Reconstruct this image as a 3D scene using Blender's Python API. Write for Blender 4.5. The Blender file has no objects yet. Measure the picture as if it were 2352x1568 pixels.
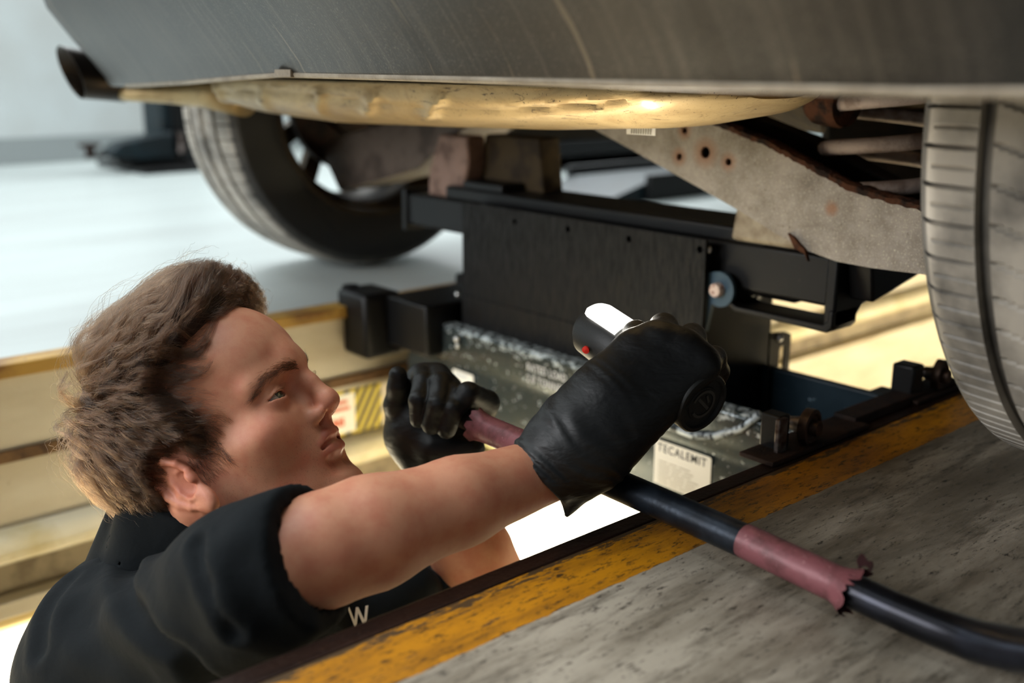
import bpy, bmesh, math, random
import numpy as np
from mathutils import Vector, Matrix
random.seed(7)
rng = np.random.default_rng(7)
PI = math.pi
# ------------------------------------------------------------------ camera
CZ = .375                                   # the camera sits low, just above the workshop floor
PITCH = math.atan(639 / 2400); YAW = math.radians(49.2)
FH = np.array([math.cos(YAW), math.sin(YAW), 0.]); RT = np.array([math.sin(YAW), -math.cos(YAW), 0.])
ZZ = np.array([0, 0, 1.])
FW = FH * math.cos(PITCH) - ZZ * math.sin(PITCH); UP = FH * math.sin(PITCH) + ZZ * math.cos(PITCH)
CAM = np.array([0, 0, CZ])
cam = bpy.data.cameras.new('camera'); cam_o = bpy.data.objects.new('camera', cam)
bpy.context.collection.objects.link(cam_o)
cam.sensor_width = 36; cam.lens = 2400 / 2352 * 36; cam.clip_start = .02; cam.clip_end = 60
m3 = Matrix([list(RT), list(UP), list(-FW)]).transposed()
cam_o.matrix_world = Matrix.Translation(CAM) @ m3.to_4x4()
cam.dof.use_dof = True; cam.dof.focus_distance = .90; cam.dof.aperture_fstop = 3.2
sc = bpy.context.scene
sc.camera = cam_o
sc.view_settings.view_transform = 'Standard'; sc.view_settings.look = 'None'
sc.view_settings.gamma = 1; sc.view_settings.use_curve_mapping = False
sc.view_settings.exposure = 0.12
sc.cycles.use_denoising = True
sc.cycles.max_bounces = 8
# ------------------------------------------------------------------ daylight: overcast sky through the open bays
w = bpy.data.worlds.new('sky'); sc.world = w; w.use_nodes = True
bg = w.node_tree.nodes['Background']; bg.inputs[0].default_value = (.80, .92, 1.0, 1); bg.inputs[1].default_value = .2


def area(name, loc, target, sx, sy, power, col):
    l = bpy.data.lights.new(name, 'AREA'); l.shape = 'RECTANGLE'; l.size = sx; l.size_y = sy; l.energy = power; l.color = col
    o = bpy.data.objects.new(name, l); bpy.context.collection.objects.link(o)
    o.location = loc; o.rotation_euler = (Vector(target) - Vector(loc)).to_track_quat('-Z', 'Y').to_euler()
    return o


area('skylight', (-.3, 2.9, 3.8), (1.0, 2.9, 0), 5, 1.6, 200, (.93, .98, 1))
area('far_window_light', (2.2, 4.05, 2.0), (1.0, 1.0, 0), 5, 1.3, 140, (.93, .98, 1))
area('bay_window_light', (-3.2, 1.9, 1.7), (.5, 1.0, .2), 2.0, 2.0, 150, (.96, .98, 1))


def un(px, py, d=None, X=None, Y=None, z=None):
    """world point seen at picture position (px, py) at a depth or on a world plane"""
    r = RT * (px - 1176) / 2400 - UP * (py - 784) / 2400 + FW
    if d is not None: s = d
    elif X is not None: s = X / r[0]
    elif Y is not None: s = Y / r[1]
    else: s = (z - CZ) / r[2]
    return CAM + r * s


# ------------------------------------------------------------------ materials
def srgb(r, g, b):
    f = lambda c: (c / 255 / 12.92) if c / 255 <= .04045 else ((c / 255 + .055) / 1.055) ** 2.4
    return (f(r), f(g), f(b), 1)


class NT:
    def __init__(s, name):
        s.m = bpy.data.materials.new(name); s.m.use_nodes = True; s.t = s.m.node_tree; s.n = s.t.nodes
        s.b = s.n['Principled BSDF']; s.co = s.n.new('ShaderNodeTexCoord')
    def link(s, a, b): s.t.links.new(a, b)
    def mapping(s, scale=(1, 1, 1), rot=(0, 0, 0)):
        m = s.n.new('ShaderNodeMapping'); m.inputs['Scale'].default_value = scale; m.inputs['Rotation'].default_value = rot
        s.link(s.co.outputs['Object'], m.inputs[0]); return m.outputs[0]
    def noise(s, scale=10, detail=4, stretch=(1, 1, 1), rot=(0, 0, 0), rough=.55, dist=0.):
        t = s.n.new('ShaderNodeTexNoise'); t.inputs['Scale'].default_value = scale; t.inputs['Detail'].default_value = detail
        t.inputs['Roughness'].default_value = rough; t.inputs['Distortion'].default_value = dist
        s.link(s.mapping(stretch, rot), t.inputs['Vector']); return t.outputs[0]
    def ramp(s, v, a, b, inv=False):
        r = s.n.new('ShaderNodeMapRange'); r.inputs[1].default_value = a; r.inputs[2].default_value = b
        r.inputs[3].default_value = 1. if inv else 0.; r.inputs[4].default_value = 0. if inv else 1.
        s.link(v, r.inputs[0]); return r.outputs[0]
    def math(s, op, a, b=None):
        r = s.n.new('ShaderNodeMath'); r.operation = op
        for i, v in enumerate((a, b)):
            if v is None: continue
            if isinstance(v, (int, float)): r.inputs[i].default_value = v
            else: s.link(v, r.inputs[i])
        return r.outputs[0]
    def mix(s, f, a, b):
        r = s.n.new('ShaderNodeMix'); r.data_type = 'RGBA'
        if isinstance(f, (int, float)): r.inputs[0].default_value = f
        else: s.link(f, r.inputs[0])
        for i, v in ((6, a), (7, b)):
            if isinstance(v, tuple): r.inputs[i].default_value = v
            else: s.link(v, r.inputs[i])
        return r.outputs[2]
    def xyz(s):
        r = s.n.new('ShaderNodeSeparateXYZ'); s.link(s.co.outputs['Object'], r.inputs[0]); return r.outputs
    def base(s, c):
        if isinstance(c, tuple): s.b.inputs['Base Color'].default_value = c
        else: s.link(c, s.b.inputs['Base Color'])
    def rough(s, v):
        if isinstance(v, (int, float)): s.b.inputs['Roughness'].default_value = v
        else: s.link(v, s.b.inputs['Roughness'])
    def bump(s, v, strength=.3, dist=.002):
        r = s.n.new('ShaderNodeBump'); r.inputs['Strength'].default_value = strength; r.inputs['Distance'].default_value = dist
        s.link(v, r.inputs['Height']); s.link(r.outputs[0], s.b.inputs['Normal'])


def simple(name, col, rough=.5, metal=0., col2=None, scale=20, thr=(.45, .6), stretch=(1, 1, 1), bump=0, bscale=200, spec=.3, dirt=None, dscale=60, dthr=(.6, .68)):
    n = NT(name); c = col
    if col2: c = n.mix(n.ramp(n.noise(scale, 6, stretch), *thr), col, col2)
    if dirt: c = n.mix(n.ramp(n.noise(dscale, 8, (1, 1, 1), rough=.7), *dthr), c, dirt)
    n.base(c); n.rough(rough); n.b.inputs['Metallic'].default_value = metal
    if spec is not None: n.b.inputs['Specular IOR Level'].default_value = spec
    if bump: n.bump(n.noise(bscale, 4), bump)
    return n.m


def emit(name, col, s):
    n = NT(name); n.base((0.8, .8, .8, 1)); n.b.inputs['Emission Color'].default_value = col; n.b.inputs['Emission Strength'].default_value = s
    return n.m


M = {}
M['black_paint'] = simple('black_paint', srgb(7, 7, 8), .42, 0, srgb(13, 11, 10), 14, (.5, .75), bump=.15, bscale=400, dirt=srgb(70, 62, 52), dscale=90, dthr=(.68, .75))
n = NT('scuffed_black_sheet')
st = n.noise(30, 6, (1, 9, 1.2), rough=.7)
c = n.mix(n.ramp(st, .52, .8), srgb(10, 10, 10), srgb(38, 32, 27)); n.base(c); n.rough(n.ramp(st, .3, .8, True)); n.b.inputs['Specular IOR Level'].default_value = .2
n.rough(.45); n.bump(n.noise(300, 3, (1, 3, .6)), .1); M['scuffed_black'] = n.m
M['rubber'] = simple('rubber', srgb(44, 43, 43), .75, 0, srgb(66, 62, 58), 18, (.4, .7), bump=.2, bscale=500)
M['dusty_rubber'] = simple('dusty_rubber', srgb(128, 122, 114), .62, 0, srgb(100, 96, 92), 14, (.4, .7), bump=.15, bscale=500)
M['galv'] = simple('dusty_steel', srgb(150, 140, 124), .5, .35, srgb(118, 107, 92), 30, (.35, .7), bump=.3, bscale=260, dirt=srgb(198, 188, 165), dscale=420, dthr=(.62, .7))
M['rust'] = simple('rust', srgb(84, 50, 30), .85, .1, srgb(40, 26, 20), 60, bump=.8, bscale=300)
M['dark_rust'] = simple('dark_rust', srgb(48, 32, 24), .7, .3, srgb(28, 20, 17), 30, bump=.4, bscale=300, dirt=srgb(86, 58, 36), dscale=160)
M['dark_under'] = simple('underseal', srgb(26, 22, 17), .8, 0, srgb(44, 35, 24), 12, bump=.6, bscale=150)
M['tan_under'] = simple('dusty_underseal', srgb(92, 74, 44), .75, 0, srgb(52, 40, 24), 12, bump=.6, bscale=150)
M['steel'] = simple('bright_steel', srgb(190, 190, 188), .3, .9)
M['worn_steel'] = simple('worn_steel', srgb(120, 112, 108), .42, .8, srgb(70, 52, 46), 60, bump=.2)
M['teal_paint'] = simple('teal_paint', srgb(16, 32, 38), .45, 0, srgb(12, 22, 26), 20)
M['white_paint'] = simple('white_wall', srgb(205, 212, 212), .6, 0, srgb(196, 200, 198), 1.5)
M['grey_skirting'] = simple('grey_skirting', srgb(150, 156, 156), .5)
M['concrete'] = simple('concrete', srgb(150, 146, 138), .8, bump=.4, bscale=40)
M['silver'] = None
# blue-grey chipped paint of the jack frame
n = NT('chipped_bluegrey_paint'); z = n.xyz()[2]
pc = n.mix(n.ramp(n.noise(25, 6, rough=.7), .4, .7), srgb(44, 54, 56), srgb(60, 64, 60))
topm = n.ramp(z, -.032, -.006)
ch = n.ramp(n.math('ADD', n.noise(120, 9, (1, .6, 1), rough=.75), n.math('MULTIPLY', topm, .13)), .60, .635)
pc = n.mix(ch, pc, srgb(190, 200, 202)); pc = n.mix(n.ramp(n.noise(90, 6, rough=.8), .68, .72), pc, srgb(30, 34, 36))
n.base(pc); n.rough(.27); n.b.inputs['Metallic'].default_value = .35; n.bump(n.noise(200, 5), .12); M['jack_paint'] = n.m
# silencer aluminised steel with streaks and specks
n = NT('aluminised_silencer')
s1 = n.noise(9, 8, (1, 1, 3), rough=.65, dist=1.5); s2 = n.noise(420, 3, rough=.5); s3 = n.noise(16, 9, (2, 1, 5), rough=.8, dist=2)
c = n.mix(n.ramp(s1, .45, .75), srgb(170, 146, 102), srgb(132, 106, 66)); c = n.mix(n.ramp(s3, .57, .64), c, srgb(62, 46, 28))
c = n.mix(n.ramp(s2, .66, .72), c, srgb(70, 58, 40)); n.base(c); n.b.inputs['Metallic'].default_value = .45; n.rough(.42); n.bump(n.math('ADD', s1, n.math('MULTIPLY', s2, .05)), .25, .004); M['silver'] = n.m
# bumper plastic, dusty, long scratches
n = NT('dusty_bumper_paint'); X_, Y_, Z_ = n.xyz()
d1 = n.noise(5, 8, (1, 1, 1), rough=.6); d2 = n.noise(500, 3)
c = n.mix(n.ramp(d1, .35, .65), srgb(38, 38, 37), srgb(60, 57, 52)); c = n.mix(n.ramp(d2, .56, .74), c, srgb(94, 89, 82))
sc1 = n.noise(6, 5, (.35, 5, .5), (.6, .2, .3)); c = n.mix(n.math('MULTIPLY', n.ramp(sc1, .56, .70), .6), c, srgb(30, 27, 24)); sc2 = n.noise(9, 3, (.3, 6, .4), (.55, .2, .25)); c = n.mix(n.math('MULTIPLY', n.ramp(sc2, .665, .69), .32), c, srgb(150, 136, 114)); sc3 = n.noise(16, 6, (.3, 9, .4), (.5, .1, .3)); c = n.mix(n.math('MULTIPLY', n.ramp(sc3, .5, .75), .35), c, srgb(100, 94, 86))
n.base(c); n.b.inputs['Metallic'].default_value = .4; n.rough(.38); n.bump(d2, .08); M['bumper'] = n.m
# near floor: light worn paint with dirt along the drive direction, yellow edge line
n = NT('painted_floor'); X_, Y_, Z_ = n.xyz()
a = n.noise(7, 9, (.5, 2.2, 1), rough=.65); b = n.noise(26, 9, (.35, 1.8, 1), rough=.75); g = n.noise(110, 8, (.5, 1.6, 1), rough=.8)
c = n.mix(n.ramp(a, .4, .62), srgb(166, 156, 140), srgb(112, 102, 87)); big = n.noise(3.2, 10, (.45, 2.6, 1), rough=.72, dist=.6); c = n.mix(n.math('MULTIPLY', n.ramp(big, .50, .60), .65), c, srgb(78, 70, 56)); c = n.mix(n.ramp(b, .5, .68), c, srgb(76, 68, 56)); c = n.mix(n.ramp(g, .55, .62), c, srgb(46, 40, 34))
yb = n.noise(60, 8, (.8, 1, 1), rough=.7)
edge = n.math('ADD', Y_, n.math('MULTIPLY', n.math('SUBTRACT', yb, .5), .012))
yel = n.math('MULTIPLY', n.ramp(edge, .4835, .4845), n.ramp(n.math('ADD', n.noise(70, 8, (.4, 2, 1), rough=.75), n.math('MULTIPLY', n.ramp(Y_, .522, .544), .2)), .60, .63, True))
yc = n.mix(n.ramp(n.noise(30, 8, (.4, 2, 1), rough=.7), .45, .7), srgb(186, 122, 8), srgb(142, 90, 10)); yc = n.mix(n.ramp(g, .53, .60), yc, srgb(58, 38, 14)); yc = n.mix(n.math('MULTIPLY', n.ramp(n.noise(16, 9, (.3, 3, 1), rough=.8), .5, .62), .55), yc, srgb(104, 66, 16))
dk = n.mix(n.ramp(Y_, .4835, .4845), c, srgb(74, 54, 30))
c = n.mix(yel, dk, yc); n.base(c); n.rough(.42); n.bump(n.math('ADD', g, n.math('MULTIPLY', yel, .4)), .25, .001); M['near_floor'] = n.m
M['far_floor'] = simple('pale_floor_paint', srgb(184, 192, 190), .34, 0, srgb(170, 176, 174), 2.5, (.4, .7), (.4, 2, 1), dirt=srgb(160, 150, 138), dscale=14, dthr=(.66, .8))
# pit wall: cream, stained
M['pit_cream'] = simple('cream_pit_wall', srgb(206, 198, 178), .45, 0, srgb(186, 174, 150), 9, (.4, .7), (.6, 1, 2), dirt=srgb(120, 92, 52), dscale=30, dthr=(.66, .74), bump=.15)
M['pit_rail'] = simple('cream_gloss_rail', srgb(226, 218, 192), .25, 0, srgb(206, 192, 150), 8)
M['pit_brown'] = simple('rusty_line', srgb(112, 84, 54), .7, 0, srgb(70, 50, 34), 40)
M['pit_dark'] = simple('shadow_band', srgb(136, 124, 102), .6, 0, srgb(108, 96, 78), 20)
M['yellow_edge'] = simple('worn_yellow_edge', srgb(176, 138, 66), .5, 0, srgb(128, 92, 46), 22, (.45, .6), (.5, 1, 1), dirt=srgb(70, 46, 26), dscale=60, dthr=(.6, .66))
M['near_edge'] = simple('brown_steel_edge', srgb(48, 30, 22), .42, .5, srgb(32, 20, 16), 40, (.4, .7), (.4, 2, 1), dirt=srgb(96, 66, 42), dscale=200, dthr=(.64, .7), bump=.3)
M['pit_lamp'] = emit('fluorescent_diffuser', (1, .87, .60, 1), 12)
M['near_fill_lamp'] = emit('fill_lamp_diffuser', (1, .87, .60, 1), 34)  # unseen near-wall lamps, added to brighten the far pit wall
M['white_plastic'] = simple('white_label', srgb(232, 230, 220), .4)
M['red_print'] = simple('red_print', srgb(214, 84, 40), .5)
M['grey_print'] = simple('grey_print', srgb(150, 146, 130), .5)
M['black_print'] = simple('black_print', srgb(26, 26, 24), .5)
M['yellow_print'] = simple('yellow_print', srgb(214, 190, 50), .5)

# ------------------------------------------------------------------ object helpers
C = bpy.context.collection


def empty(name, loc, label, cat, group=None):
    o = bpy.data.objects.new(name, None); C.objects.link(o); o.location = loc; o.empty_display_size = .05
    o['label'] = label; o['category'] = cat
    if group: o['group'] = group
    return o


def origin(p):
    v = Vector((0, 0, 0))
    while p is not None: v += p.location; p = p.parent
    return v


def link(name, me, m=None, parent=None, bevel=0, smooth=None, sub=0):
    o = bpy.data.objects.new(name, me); C.objects.link(o)
    if m is not None:
        for k in (m if isinstance(m, list) else [m]): me.materials.append(k)
    if parent is not None: o.parent = parent; o.location = -origin(parent)
    if bevel:
        b = o.modifiers.new('bevel', 'BEVEL'); b.width = bevel; b.segments = 2; b.limit_method = 'ANGLE'; b.angle_limit = math.radians(35)
        if smooth is None: smooth = True
    if smooth:
        me.shade_smooth()
        if bevel or smooth == 'auto':
            try: me.set_sharp_from_angle(angle=math.radians(40))
            except Exception: pass
    return o


class MB:
    def __init__(s): s.v = []; s.f = []
    def add(s, vs, fs):
        k = len(s.v); s.v += [tuple(map(float, v)) for v in vs]; s.f += [tuple(i + k for i in f) for f in fs]; return s
    def box(s, lo, hi):
        (a, b, c), (d, e, f) = lo, hi
        return s.add([(a, b, c), (d, b, c), (d, e, c), (a, e, c), (a, b, f), (d, b, f), (d, e, f), (a, e, f)],
                     [(0, 3, 2, 1), (4, 5, 6, 7), (0, 1, 5, 4), (1, 2, 6, 5), (2, 3, 7, 6), (3, 0, 4, 7)])
    def prism(s, poly, axis, lo, hi):
        """poly in the plane perpendicular to axis (cyclic order), between lo and hi"""
        n_ = len(poly)
        def mk(p, t):
            v = [0, 0, 0]; ax = [i for i in range(3) if i != axis]; v[ax[0]], v[ax[1]] = p; v[axis] = t; return v
        vs = [mk(p, lo) for p in poly] + [mk(p, hi) for p in poly]
        return s.add(vs, [tuple(range(n_)), tuple(range(2 * n_ - 1, n_ - 1, -1))] + [(i, i + n_, (i + 1) % n_ + n_, (i + 1) % n_) for i in range(n_)])
    def tube(s, pts, r, n_=16, caps=True, squash=None):
        pts = [np.array(p, float) for p in pts]; r = [r] * len(pts) if np.isscalar(r) else list(r)
        k = len(s.v); t0 = pts[1] - pts[0]; t0 /= np.linalg.norm(t0)
        u = np.cross(t0, (0, 0, 1.)); u = u if np.linalg.norm(u) > .1 else np.cross(t0, (0, 1., 0)); u /= np.linalg.norm(u)
        for i, p in enumerate(pts):
            t = pts[min(i + 1, len(pts) - 1)] - pts[max(i - 1, 0)]; t /= np.linalg.norm(t) + 1e-12
            u = u - t * (u @ t); u /= np.linalg.norm(u); v = np.cross(t, u)
            q = squash[i] if squash else 1.
            for a in range(n_):
                an = 2 * PI * a / n_; s.v.append(tuple(p + r[i] * (math.cos(an) * u + q * math.sin(an) * v)))
        for i in range(len(pts) - 1):
            for a in range(n_): s.f.append((k + i * n_ + a, k + i * n_ + (a + 1) % n_, k + (i + 1) * n_ + (a + 1) % n_, k + (i + 1) * n_ + a))
        if caps:
            s.f.append(tuple(k + a for a in range(n_))[::-1]); e = k + (len(pts) - 1) * n_; s.f.append(tuple(e + a for a in range(n_)))
        return s
    def lathe(s, c, ax, prof, n_=32, caps=False):
        """prof: (distance along axis, radius)"""
        c = np.array(c, float); ax = np.array(ax, float); ax /= np.linalg.norm(ax)
        u = np.cross(ax, (0, 0, 1.)); u = u if np.linalg.norm(u) > .1 else np.cross(ax, (0, 1., 0)); u /= np.linalg.norm(u); v = np.cross(ax, u)
        k = len(s.v)
        for h, r in prof:
            for a in range(n_):
                an = 2 * PI * a / n_; s.v.append(tuple(c + ax * h + r * (math.cos(an) * u + math.sin(an) * v)))
        for i in range(len(prof) - 1):
            for a in range(n_): s.f.append((k + i * n_ + a, k + i * n_ + (a + 1) % n_, k + (i + 1) * n_ + (a + 1) % n_, k + (i + 1) * n_ + a))
        if caps: s.f.append(tuple(k + a for a in range(n_))[::-1]); e = k + (len(prof) - 1) * n_; s.f.append(tuple(e + a for a in range(n_)))
        return s
    def grid(s, P, closed_u=False):
        nu, nv = len(P), len(P[0]); k = len(s.v)
        for row in P: s.v += [tuple(map(float, p)) for p in row]
        for i in range(nu if closed_u else nu - 1):
            for j in range(nv - 1): i2 = (i + 1) % nu; s.f.append((k + i * nv + j, k + i2 * nv + j, k + i2 * nv + j + 1, k + i * nv + j + 1))
        return s
    def mesh(s, name='mesh'):
        me = bpy.data.meshes.new(name); me.from_pydata(s.v, [], s.f); me.update()
        bm = bmesh.new(); bm.from_mesh(me); bmesh.ops.recalc_face_normals(bm, faces=bm.faces); bm.to_mesh(me); bm.free(); return me
    def obj(s, name, m, parent=None, bevel=0, smooth=None): return link(name, s.mesh(name), m, parent, bevel, smooth)


def dup(o, parent=None, name=None, off=None):
    c = o.copy(); C.objects.link(c)
    if parent is not None: c.parent = parent
    if off is not None: c.location = o.location + Vector(off)
    return c


def plate(loops, thick, origin_, ux, uy):
    """flat plate with holes: loops[0] outer, others holes, in (u, v) metres"""
    cu = bpy.data.curves.new('plate', 'CURVE'); cu.dimensions = '2D'; cu.fill_mode = 'BOTH'; cu.extrude = thick / 2
    for lp in loops:
        sp = cu.splines.new('POLY'); sp.points.add(len(lp) - 1); sp.use_cyclic_u = True
        for i, p in enumerate(lp): sp.points[i].co = (p[0], p[1], 0, 1)
    o = bpy.data.objects.new('plate', cu); C.objects.link(o)
    me = bpy.data.meshes.new_from_object(o.evaluated_get(bpy.context.evaluated_depsgraph_get())); bpy.data.objects.remove(o); bpy.data.curves.remove(cu)
    ux = Vector(ux); uy = Vector(uy); uz = ux.cross(uy)
    mt = Matrix((ux, uy, uz)).transposed().to_4x4(); mt.translation = Vector(origin_)
    me.transform(mt); me.update(); return me


def circ(c, r, n_=20): return [(c[0] + r * math.cos(2 * PI * i / n_), c[1] + r * math.sin(2 * PI * i / n_)) for i in range(n_)]


def text_mesh(body, size, origin_, ux, uy, ext=.0004, bold=0., xs=1., sp=1.):
    cu = bpy.data.curves.new('text', 'FONT'); cu.body = body; cu.size = size; cu.extrude = ext; cu.align_x = 'LEFT'; cu.offset = bold; cu.space_character = sp; cu.resolution_u = 3
    o = bpy.data.objects.new('text', cu); C.objects.link(o)
    me = bpy.data.meshes.new_from_object(o.evaluated_get(bpy.context.evaluated_depsgraph_get())); bpy.data.objects.remove(o); bpy.data.curves.remove(cu)
    ux = Vector(ux); uy = Vector(uy); uz = ux.cross(uy)
    mt = Matrix((ux * xs, uy, uz)).transposed().to_4x4(); mt.translation = Vector(origin_); me.transform(mt); return me


def struct(o): o['kind'] = 'structure'; return o


# ------------------------------------------------------------------ the setting
NE = .560; FE = 1.40; X0, X1 = -2.6, 7.0
PD = -1.62
struct(MB().box((X0, -3.0, -.12), (X1, .54, 0)).obj('floor', M['near_floor']))
struct(MB().box((X0, FE + .04, -.12), (X1, 4.3, 0)).obj('floor', M['far_floor']))
struct(MB().box((X0, .54, -.06), (X1, NE, .001)).obj('trim_1', M['near_edge'], bevel=.002))
struct(MB().box((X0, FE, -.018), (X1, FE + .04, .001)).obj('trim_2', M['yellow_edge'], bevel=.002))
struct(MB().box((X0, .45, PD), (X1, NE - .004, -.06)).obj('wall_pit_near', M['pit_cream']))
struct(MB().box((X0, FE + .01, -.116), (X1, FE + .08, -.018)).obj('wall_pit_far', M['pit_cream']))
struct(MB().box((X0, FE + .004, -.132), (X1, FE + .08, -.116)).obj('trim_3', M['pit_brown']))
struct(MB().box((X0, FE + .008, -.222), (X1, FE + .08, -.132)).obj('wall_pit_far', M['pit_cream']))
rail = [(FE + .06, -.222), (FE - .008, -.222), (FE - .02, -.230), (FE - .026, -.244), (FE - .022, -.258), (FE - .006, -.268), (FE + .06, -.268)]
struct(MB().prism(rail, 0, X0, X1).obj('trim_4', M['pit_rail'], bevel=.003))
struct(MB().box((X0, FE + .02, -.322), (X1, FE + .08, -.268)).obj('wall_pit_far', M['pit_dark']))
struct(MB().box((X0, FE - .006, -.345), (X1, FE + .08, -.322)).obj('trim_5', M['pit_cream'], bevel=.002))
struct(MB().box((X0, FE + .05, PD), (X1, FE + .12, -.345)).obj('wall_pit_far', M['pit_cream']))
struct(MB().box((X0, .45, PD - .1), (X1, FE + .12, PD)).obj('floor_pit', M['concrete']))
struct(MB().box((X0, 4.3, -.1), (X1, 4.4, 4)).obj('wall_far', M['white_paint']))
struct(MB().box((X0, 4.285, 0), (X1, 4.3, .10)).obj('baseboard_far', M['grey_skirting']))
wn = struct(MB().box((-.35, 4.22, 1.3), (4.75, 4.3, 2.7)).obj('window_1', emit('bright_window', (.93, .98, 1, 1), 2.5)))
wf = MB()
for x in (-.35, .9, 2.2, 3.5, 4.7): wf.box((x, 4.19, 1.25), (x + .05, 4.22, 2.75))
for z in (1.25, 2.7): wf.box((-.35, 4.19, z), (4.75, 4.22, z + .05))
wf.obj('window_frame', M['white_paint'], wn)
struct(MB().box((X1, -3, PD), (X1 + .1, 4.4, 4)).obj('wall_right', M['white_paint']))
struct(MB().box((X0, -3, 4), (X1, 4.4, 4.1)).obj('ceiling', M['white_paint']))
# pit lamps in the recess of the far wall, one every 1.25 m, plus unseen near-wall ones added to light it
lampm = None
for row, (yy0, yy1) in enumerate(((FE + .015, FE + .05), (NE - .004, NE + .03))):
    for k in range(6):
        x0 = -1.9 + 1.25 * k + (.3 if row else 0)
        side = 'far' if row == 0 else 'near'
        zt, zb = (-.37, -.60) if row == 0 else (-.50, -.62)
        if (row == 1 and k not in (2, 3, 4)) or (row == 0 and k > 2): continue
        t = empty('pit_lamp', (x0, yy0, zb), ('long glowing lamp set low in the far pit wall, %s' % ('outside the left frame edge', 'behind the man at lower left', 'seen under arm and glove')[k]) if row == 0 else 'unseen warm lamp added in the near pit wall to light the far wall', 'lamp', 'lamps along the %s pit wall' % side)
        MB().box((x0, yy0 + (.012 if row == 0 else 0), zb), (x0 + 1.2, yy1 - (0 if row == 0 else .012), zt)).obj('lamp_housing', M['pit_rail'], t, bevel=.003)
        ya, yb_ = (yy0 + .002, yy0 + .014) if row == 0 else (yy1 - .014, yy1 - .002)
        hm = (zt + zb) / 2
        MB().box((x0 + .02, ya, hm + .006), (x0 + 1.18, yb_, zt - .012)).obj('diffuser', M['pit_lamp' if row == 0 else 'near_fill_lamp'], t)
        MB().box((x0 + .02, ya, zb + .012), (x0 + 1.18, yb_, hm - .006)).obj('diffuser', M['pit_lamp' if row == 0 else 'near_fill_lamp'], t)
# ------------------------------------------------------------------ the car
car = empty('car', (1.05, 1.0, 0), 'dusty dark grey car standing over the pit, seen low from behind', 'car')


def interp(x, xs, ys): return float(np.interp(x, xs, ys))


# rear bumper: lower edge follows the picture, X of the edge as a function of the picture column
edge_px = [(238, 189, .60), (262, 191, .592), (300, 190, .583), (420, 182, .56), (540, 170, .54), (640, 162, .527), (800, 165, .510), (1000, 168, .495), (1300, 174, .478), (1600, 180, .463),
           (1900, 186, .452), (2140, 192, .447), (2352, 190, .445), (2700, 188, .452), (3300, 186, .48), (4000, 184, .53)]
E = [un(a, b, X=c) for a, b, c in edge_px]
prof = [(.04, -.004), (.004, -.005), (0, 0), (-.004, .008), (-.020, .030), (-.045, .062), (-.075, .105), (-.092, .17), (-.100, .26), (-.085, .34), (-.05, .40), (-.02, .42), (.25, .44)]
E = [np.array(e) for e in E]
# far corner wraps round to the side of the car
corner = [np.array([.95, 1.80, .30]), np.array([.82, 1.80, .325]), np.array([.72, 1.765, .345]), np.array([.645, 1.69, .35])]
ep = corner + E + [np.array([.62, -.02, .36]), np.array([.75, -.05, .35]), np.array([.95, -.05, .33])]
# resample
ep = np.array(ep); seg = np.r_[0, np.cumsum(np.linalg.norm(np.diff(ep, axis=0), axis=1))]
ts = np.linspace(0, seg[-1], 150); ep = np.stack([np.interp(ts, seg, ep[:, i]) for i in range(3)], 1)
for _ in range(3): ep[1:-1, :2] = (ep[:-2, :2] + 2 * ep[1:-1, :2] + ep[2:, :2]) / 4
tan = np.gradient(ep, axis=0); tan[:, 2] = 0; tan /= np.linalg.norm(tan, axis=1)[:, None]
nor = np.stack([-tan[:, 1], tan[:, 0], 0 * tan[:, 0]], 1)
cen = np.array([1.3, .9, 0])
sg = np.sign(((ep - cen) * nor)[:, :2].sum(1)); nor *= sg[:, None]
rows = []
for i, p in enumerate(ep):
    k = 1 if p[1] < 1.62 else .6
    row = []
    for (dx, dz) in prof:
        q = p - nor[i] * dx * (k if dx < 0 else 1) * 1.0 + ZZ * dz
        if dz > .3: q[2] = .36 + dz
        row.append(q)
    rows.append(row)
bump_ = MB().grid(rows).obj('rear_bumper', M['bumper'], car, smooth=True)
md = bump_.modifiers.new('thick', 'SOLIDIFY'); md.thickness = .003; md.offset = -1
# lower valance lip, brighter folded edge
lip = MB()
lp = [p + ZZ * -.0035 + nor[i] * -.004 for i, p in enumerate(ep) if p[1] < 1.55]
MB().tube(lp, .0032, 8).obj('valance_lip', M['galv'], car, smooth=True)
# joint clip on the lip
cp_ = un(660, 166, X=.527); MB().box(cp_ - np.array([.006, .016, .005]), cp_ + np.array([.010, .016, .003])).obj('lip_clip', M['galv'], car, bevel=.001)
# body shell above bumper, out of the frame: keeps the underside shaded
shell = []
for x, y0, y1, z in ((.62, .02, 1.74, .80), (.60, .05, 1.71, .95), (.70, .12, 1.64, 1.20), (1.0, .2, 1.56, 1.42), (1.9, .22, 1.54, 1.48), (3.0, .2, 1.56, 1.40), (3.5, .08, 1.70, 1.0), (4.5, .08, 1.68, .86), (4.75, .15, 1.6, .6), (4.7, .15, 1.6, .3)):
    shell.append([(x, y0, min(z - .25, .8)), (x, y0 + .0, z - .1), (x, y0 + .1, z), (x, (y0 + y1) / 2, z + .03), (x, y1 - .1, z), (x, y1, z - .1), (x, y1, min(z - .25, .8))])
MB().grid(shell).obj('body_shell', M['bumper'], car, smooth=True)
for yy in (-.02, 1.80):
    arch = [(.80, .40), (.80, .82), (4.7, .82), (4.7, .3), (3.95, .22), (3.9, .45), (3.75, .6), (3.6, .63), (3.42, .6), (3.27, .45), (3.2, .2), (1.48, .2)]
    arch += [(1.08 + .37 * math.cos(a), .36 + .33 * math.sin(a)) for a in np.linspace(0, PI, 9)]
    MB().prism(arch[:-1] + [(.72, .40)], 1, yy - .005, yy + .005).obj('side_panel', M['bumper'], car, smooth=False)
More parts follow.
